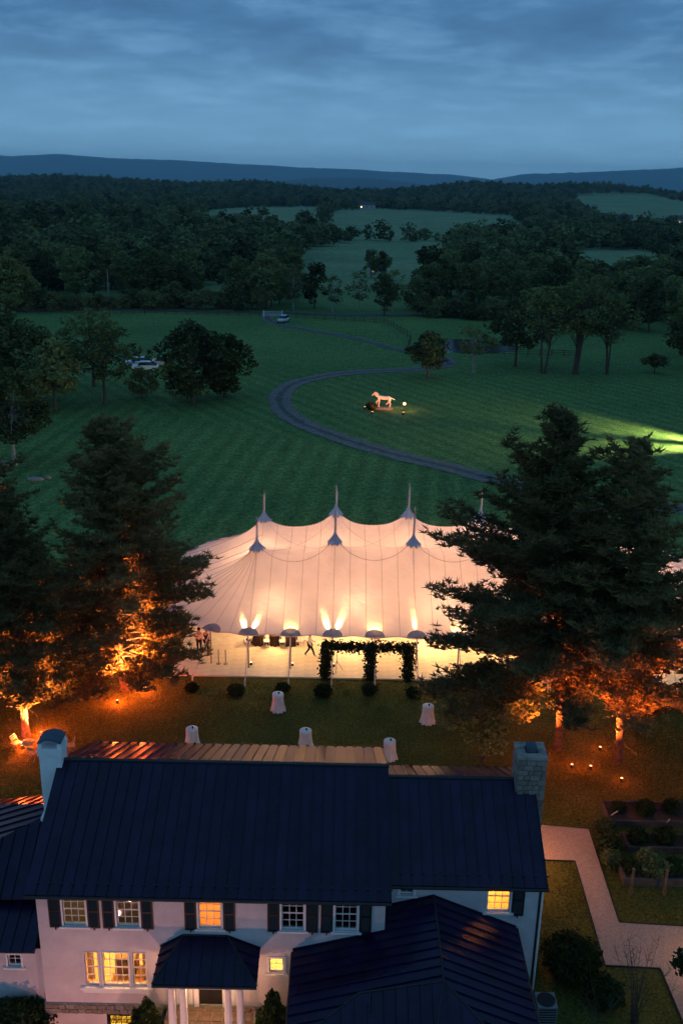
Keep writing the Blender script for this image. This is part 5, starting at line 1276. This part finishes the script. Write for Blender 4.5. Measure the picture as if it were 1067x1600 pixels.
twig_shrub('bare_shrub', (9.9, 27.6, 0), 9, 2.6, 10, 'bare twiggy shrub at the bottom edge beside the dark roof', 0, .5)
o = empty('condenser_unit', (8.15, 28.6, 0), 0, 'grey boxy air conditioning unit beside the dark ell roof', 'air conditioner')
MB().box((0, 0, .42), (.75, .75, .80)).build('casing', 'unit_metal', o); MB().lathe((0, 0, .82), [(.33, 0), (.35, .03), (.30, .035), (.05, .02)], 18).build('fan_grille', 'black_metal', o)
for k in range(6): MB().box((0, -.38, .12 + k * .12), (.66, .012, .05)).build('louvre', 'black_metal', o)
rw = empty('retaining_wall', (-11.55, 27.4, -1.4), -1.2, 'low stone retaining wall running out from the left house corner', 'wall'); MB().box((0, 0, .7), (2.4, .3, 1.5)).build('core', 'mortar', rw)
stones(rw, (-1.2, -.16, 0), (1.2, -.16, 0), .1, 1.45, 6, (0, -1), .06, (.25, .5)); stones(rw, (-1.2, .16, 0), (1.2, .16, 0), .1, 1.45, 6, (0, 1), .06, (.25, .5))

# ------------------------------------------------------------ meadow: horse, lamps, vehicles, fences, far houses
hs = empty('horse_statue', (5.7, 134, 0), 0, 'white life-size horse statue lit orange in the middle of the meadow', 'statue')
J = {'wi': (-.55, 0, 1.45), 'bk': (0, 0, 1.36), 'ru': (.62, 0, 1.42), 'bu': (.85, 0, 1.28), 'ch': (-.75, 0, 1.22), 'n1': (-1.0, 0, 1.66), 'n2': (-1.22, 0, 1.98), 'po': (-1.30, 0, 2.12), 'mz': (-1.62, 0, 1.80), 'no': (-1.72, 0, 1.70),
     'fl': (-.68, -.14, 1.0), 'fk': (-.70, -.14, .58), 'ff': (-.70, -.14, .06), 'gl': (-.72, .14, 1.0), 'gk': (-1.06, .14, .86), 'gf': (-1.02, .14, .48),
     'hl': (.72, -.15, .98), 'hh': (.92, -.15, .56), 'hf': (.82, -.15, .06), 'il': (.74, .15, .98), 'ih': (.58, .15, .60), 'if': (.30, .15, .42), 't1': (1.05, 0, 1.36), 't2': (1.35, 0, 1.22), 't3': (1.6, 0, 1.1)}
Rd = dict(wi=.30, bk=.30, ru=.29, bu=.22, ch=.26, n1=.20, n2=.15, po=.12, mz=.10, no=.075, fl=.13, fk=.075, ff=.07, gl=.13, gk=.075, gf=.07, hl=.17, hh=.08, hf=.075, il=.17, ih=.08, t1=.08, t2=.09, t3=.03); Rd['if'] = .07
E = [('wi', 'bk'), ('bk', 'ru'), ('ru', 'bu'), ('wi', 'ch'), ('wi', 'n1'), ('n1', 'n2'), ('n2', 'po'), ('po', 'mz'), ('mz', 'no'), ('ch', 'fl'), ('fl', 'fk'), ('fk', 'ff'), ('ch', 'gl'), ('gl', 'gk'), ('gk', 'gf'), ('bu', 'hl'), ('hl', 'hh'), ('hh', 'hf'), ('bu', 'il'), ('il', 'ih'), ('ih', 'if'), ('bu', 't1'), ('t1', 't2'), ('t2', 't3')]
ks = list(J); me = bpy.data.meshes.new('body'); me.from_pydata([J[k] for k in ks], [(ks.index(a), ks.index(b)) for a, b in E], []); me.materials.append(MATS['statue_white'])
o = obj('body', me, hs, (0, 0, .22)); o.modifiers.new('skin', 'SKIN').use_smooth_shade = True
for i, k in enumerate(ks): me.skin_vertices[0].data[i].radius = (Rd[k], Rd[k])
me.skin_vertices[0].data[0].use_root = True; sb = o.modifiers.new('sub', 'SUBSURF'); sb.levels = 1; sb.render_levels = 2
m_ = MB()
for s in (-.06, .06): m_.add([(-1.30, s - .03, 2.40), (-1.24, s, 2.40), (-1.30, s + .03, 2.40), (-1.28, s, 2.56)], [(0, 1, 3), (1, 2, 3), (2, 0, 3)])
for k in range(7): t = k / 6; m_.add([(-1.18 + .5 * t, -.03, 2.36 - .55 * t), (-1.05 + .5 * t, .03, 2.25 - .55 * t), (-1.0 + .5 * t, 0, 2.48 - .56 * t)], [(0, 1, 2)])
m_.build('mane', 'statue_white', hs); MB().box((0, 0, .11), (2.6, 1.0, .22), taper=.96).build('plinth', 'stone_pale', hs)
bush_obj('statue_shrub', bush(51, .8, 1.2, .2, 500), (3.9, 132.9, 0), 'lit shrub in front of the horse statue head', None)
for i, (x, y, aim, e_, lab) in enumerate(((4.0, 130.6, (.45, 1, .5), 520, 'floodlight on the grass below the head of the horse statue'), (8.3, 130.6, (-.6, 1, .45), 520, 'floodlight on the grass below the tail of the horse statue'), (3.0, 133.6, (1, .1, .35), 380, 'floodlight hidden beside the shrub at the horse statue'))):
    uplight('flood_light', x, y, lab, 'floodlights at the horse statue', [(e_, aim, 80, .8)], (1, .22, .05), 0, red_up).scale = (1.8, 1.8, 1.8)
o = empty('globe_lamp', (8.6, 133.6, 0), 0, 'small bright globe lamp behind the tail of the horse statue', 'lamp'); MB().tube([(0, 0, 0), (0, 0, .75)], .04, 6).build('post', 'black_metal', o); MB().lathe((0, 0, .7), [(0, 0), (.17, .07), (.22, .2), (.15, .36), (0, .42)], 12).build('globe', 'lamp_glow', o); lamp('globe_light', 'POINT', (0, 0, 1.25), 120, (1, .5, .2), o, radius=.1)
# two low floodlights at the edge of the meadow raking over the grass
for i, (x, y, aim, lab) in enumerate(((47.5, 117.6, (-1, .72, -.14), 'low floodlight at the meadow edge raking the farther strip of grass'), (47.0, 115.6, (-1, -.05, -.10), 'low floodlight at the meadow edge raking the nearer strip of grass'))):
    o = empty('meadow_floodlight', (x, y, 0), 0, lab, 'lamp', 'floodlights at the meadow edge'); MB().tube([(0, 0, 0), (0, 0, 1.3)], .05, 6).build('post', 'black_metal', o); MB().box((0, 0, 1.45), (.3, .5, .3)).build('housing', 'black_metal', o); MB().box((-.156, 0, 1.45), (.01, .4, .22)).build('lens', 'head_lamp', o)
    lamp('beam', 'SPOT', (-.25, 0, 1.45), 32000, (1.0, .92, .42), o, aim, 48, 1.0, .6)

def car(loc, rz, m, label, lights=False, s=1.0):
    o = empty('parked_car', loc, rz, label, 'car', 'vehicles parked beyond the lawn'); o.scale = (s, s, s); b = MB()
    sec = [(-2.2, .55, .80), (-2.1, .45, .95), (-1.2, .40, 1.0), (-.4, .40, 1.02), (1.5, .40, 1.02), (2.1, .45, .98), (2.2, .55, .85)]; vs = []; fs = []
    for x, z0, z1 in sec:
        wd = .86 if abs(x) < 2.05 else .72
        vs += [(x, -wd, z0), (x, wd, z0), (x, wd, z1 - .08), (x, wd * .94, z1), (x, -wd * .94, z1), (x, -wd, z1 - .08)]
    for i in range(len(sec) - 1):
        for k in range(6): fs.append((i * 6 + k, i * 6 + (k + 1) % 6, (i + 1) * 6 + (k + 1) % 6, (i + 1) * 6 + k))
    b.add(vs, fs + [(5, 4, 3, 2, 1, 0), tuple(range(36, 42))]); b.b2((-.75, -.62, 1.56), (1.35, .62, 1.62)); b.build('body', m, o)
    c = MB(); c.add([(-1.25, -.78, 1.0), (1.95, -.78, 1.0), (1.95, .78, 1.0), (-1.25, .78, 1.0), (-.65, -.63, 1.56), (1.4, -.63, 1.56), (1.4, .63, 1.56), (-.65, .63, 1.56)], [(0, 1, 5, 4), (1, 2, 6, 5), (2, 3, 7, 6), (3, 0, 4, 7), (4, 5, 6, 7)]); c.build('cabin_glass', 'car_glass', o)
    for x in (-1.4, 1.4):
        for y in (-.80, .80):
            w_ = MB(); w_.tube([(x, y - .1, .34), (x, y + .1, .34)], .34, 14); wh = w_.build('wheel', 'tyre', o); r_ = MB(); r_.tube([(x, y - .105, .34), (x, y + .105, .34)], .2, 10); r_.build('rim', 'rim', wh)
    for y in (-.6, .6): MB().box((-2.205, y, .78), (.03, .28, .14)).build('headlight', 'head_lamp' if lights else 'rim', o)
    return o
car((-33.3, 159.5, 0), .15, 'car_white', 'white parked car half hidden behind the meadow trees'); car((-31.6, 164, 0), .4, 'car_silver', 'silver parked car behind the white one in the meadow'); car((-35.2, 163.5, 0), .2, 'car_white', 'second white parked car behind the meadow trees, farther left')
car((-14.2, 222.5, 0), 1.3, 'car_white', 'white car by the gate at the end of the track')
for i, (x, y) in enumerate(((73.5, 215), (76.2, 219), (79, 216))): car((x, y, 0), 1.5 + i * .1, ('car_white', 'car_red', 'car_silver')[i], ('white car parked at the right picture edge beyond the meadow', 'red car parked at the right picture edge beyond the meadow', 'silver car parked at the right picture edge beyond the meadow')[i])
def fence(p0, p1, label, n):
    a, b = Vector((p0[0], p0[1], 0)), Vector((p1[0], p1[1], 0)); o = empty('rail_fence', ((a + b) / 2)[:], 0, label, 'fence', 'dark rail fences around the meadow'); L_ = -((a + b) / 2)
    for i in range(n + 1): q = a.lerp(b, i / n); z_ = float(ground_z(q.x, q.y)); MB().box((q.x, q.y, z_ + .6), (.13, .13, 1.35)).build('post', 'bark', o, L_[:])
    for i in range(n):
        q, r_ = a.lerp(b, i / n), a.lerp(b, (i + 1) / n)
        for h_ in (.35, .75, 1.12): MB().tube([(q.x, q.y - .09, float(ground_z(q.x, q.y)) + h_), (r_.x, r_.y - .09, float(ground_z(r_.x, r_.y)) + h_)], .055, 4).build('rail', 'bark', o, L_[:])
fence((-80, 227), (-48, 232.5), 'dark rail fence below the woods, leftmost stretch', 12); fence((-48, 232.5), (-20.5, 232.5), 'dark rail fence below the woods, running up to the gate', 11); fence((-14, 231.5), (9, 224), 'dark rail fence right of the gate', 10); fence((9, 224), (14, 206), 'dark rail fence turning toward the pond', 8); fence((14, 206), (13, 196), 'short dark rail fence beside the pond bank', 4); fence((24, 186), (44, 183), 'dark rail fence on the near bank of the pond', 9)
g = empty('field_gate', (-17.3, 231.5, 0), 0, 'pale metal field gate at the far end of the track', 'gate')
for x in (-2.2, 2.2): MB().box((x, 0, .75), (.22, .22, 1.5)).build('post', 'white_paint', g)
for h_ in (.3, .6, .9, 1.2): MB().tube([(-2.1, 0, h_), (2.1, 0, h_)], .04, 5).build('rail', 'white_paint', g)
o = empty('utility_pole', (-59.7, 246, 0), 0, 'pale utility pole standing at the edge of the left woods', 'pole'); MB().tube([(0, 0, -.3), (0, 0, 9)], [.16, .1], 7).build('shaft', 'bark_pale', o); MB().box((0, 0, 8.4), (2.0, .1, .12)).build('crossarm', 'timber', o)
for i, (x, y, r_) in enumerate(((-32.3, 96.6, 1.0), (-31.2, 97.2, .4))): tag(MB().lathe((0, 0, 0), [(.5 * r_, -.1), (.62 * r_, .1), (.5 * r_, .3), (.2 * r_, .42), (0, .44)], 7).build('meadow_rock', 'stone_pale', None, (x, y, 0)), ['pale boulder lying in the grass at the left side', 'smaller pale rock beside the boulder in the grass'][i], 'rock').scale = (1.6, .8, .8)
for i, (x, y) in enumerate(((-37.6, 102.2), (-36.3, 101.9), (-37.0, 101.2), (-38.4, 101.6))): tag(MB().lathe((0, 0, 0), [(.4, -.1), (.5, .15), (.35, .34), (0, .42)], 6).build('tree_stone', 'stone_pale', None, (x, y, 0), i), ('pale stone right at the foot of the pale-trunked tree', 'pale stone farthest right by the pale-trunked tree', 'pale stone in front of the pale-trunked tree', 'pale stone farthest left by the pale-trunked tree')[i], 'stone', 'stones around the pale-trunked tree')
def far_house(x, y, w_, d_, h_, rz, label, glow=1):
    z_ = float(ground_z(x, y)); o = empty('far_house', (x, y, z_), rz, label, 'house', 'houses lit in the distance')
    MB().box((0, 0, h_ / 2), (w_, d_, h_)).build('wall', 'barn_wall', o); r_ = MB(); r_.add([(-w_ / 2 - .4, -d_ / 2 - .4, h_), (w_ / 2 + .4, -d_ / 2 - .4, h_), (w_ / 2 + .4, d_ / 2 + .4, h_), (-w_ / 2 - .4, d_ / 2 + .4, h_), (-w_ / 2 - .4, 0, h_ + d_ * .38), (w_ / 2 + .4, 0, h_ + d_ * .38)], [(0, 1, 5, 4), (2, 3, 4, 5), (0, 4, 3), (1, 2, 5)]); r_.build('roof', 'barn_roof', o)
    for k in range(3):
        MB().box((-w_ * .3 + k * w_ * .3, -d_ / 2 - .03, h_ * .55), (min(1.3, w_ * .12), .06, min(1.7, w_ * .16))).build('window', 'window_glow' if k < glow else 'car_glass', o)
far_house(-520, 1560, 14, 9, 6, .1, 'far lit house at the left edge of the hills'); far_house(10.5, 352, 4.6, 4, 2.6, .2, 'small lit house among the trees behind the gate', 1); far_house(338, 1030, 18, 10, 6, .3, 'far lit white farm at the right edge below the hills', 2); far_house(470, 2180, 22, 12, 8, 0, 'farthest lit house on the right wooded hill'); far_house(270, 1000, 26, 10, 6, -.1, 'long pale far barn in front of the right hill', 0); far_house(25, 1360, 24, 11, 6, .1, 'far pale farm buildings in the middle of the hills', 1)

# ------------------------------------------------------------ the evening haze
hzb = MB().b2((-19000, -150, -16), (19000, 26500, 620)); m = bpy.data.materials.new('haze'); m.use_nodes = True; N = m.node_tree.nodes; N.remove(N['Principled BSDF']); pv = N.new('ShaderNodeVolumePrincipled'); pv.inputs['Color'].default_value = (.50, .80, 1.0, 1); pv.inputs['Density'].default_value = 0.00005; pv.inputs['Anisotropy'].default_value = 0.2
m.node_tree.links.new(pv.outputs[0], N['Material Output'].inputs['Volume']); MATS['haze'] = m
tag(hzb.build('haze', 'haze'), 'thin blue evening haze over the valley', 'haze', None, 'stuff')
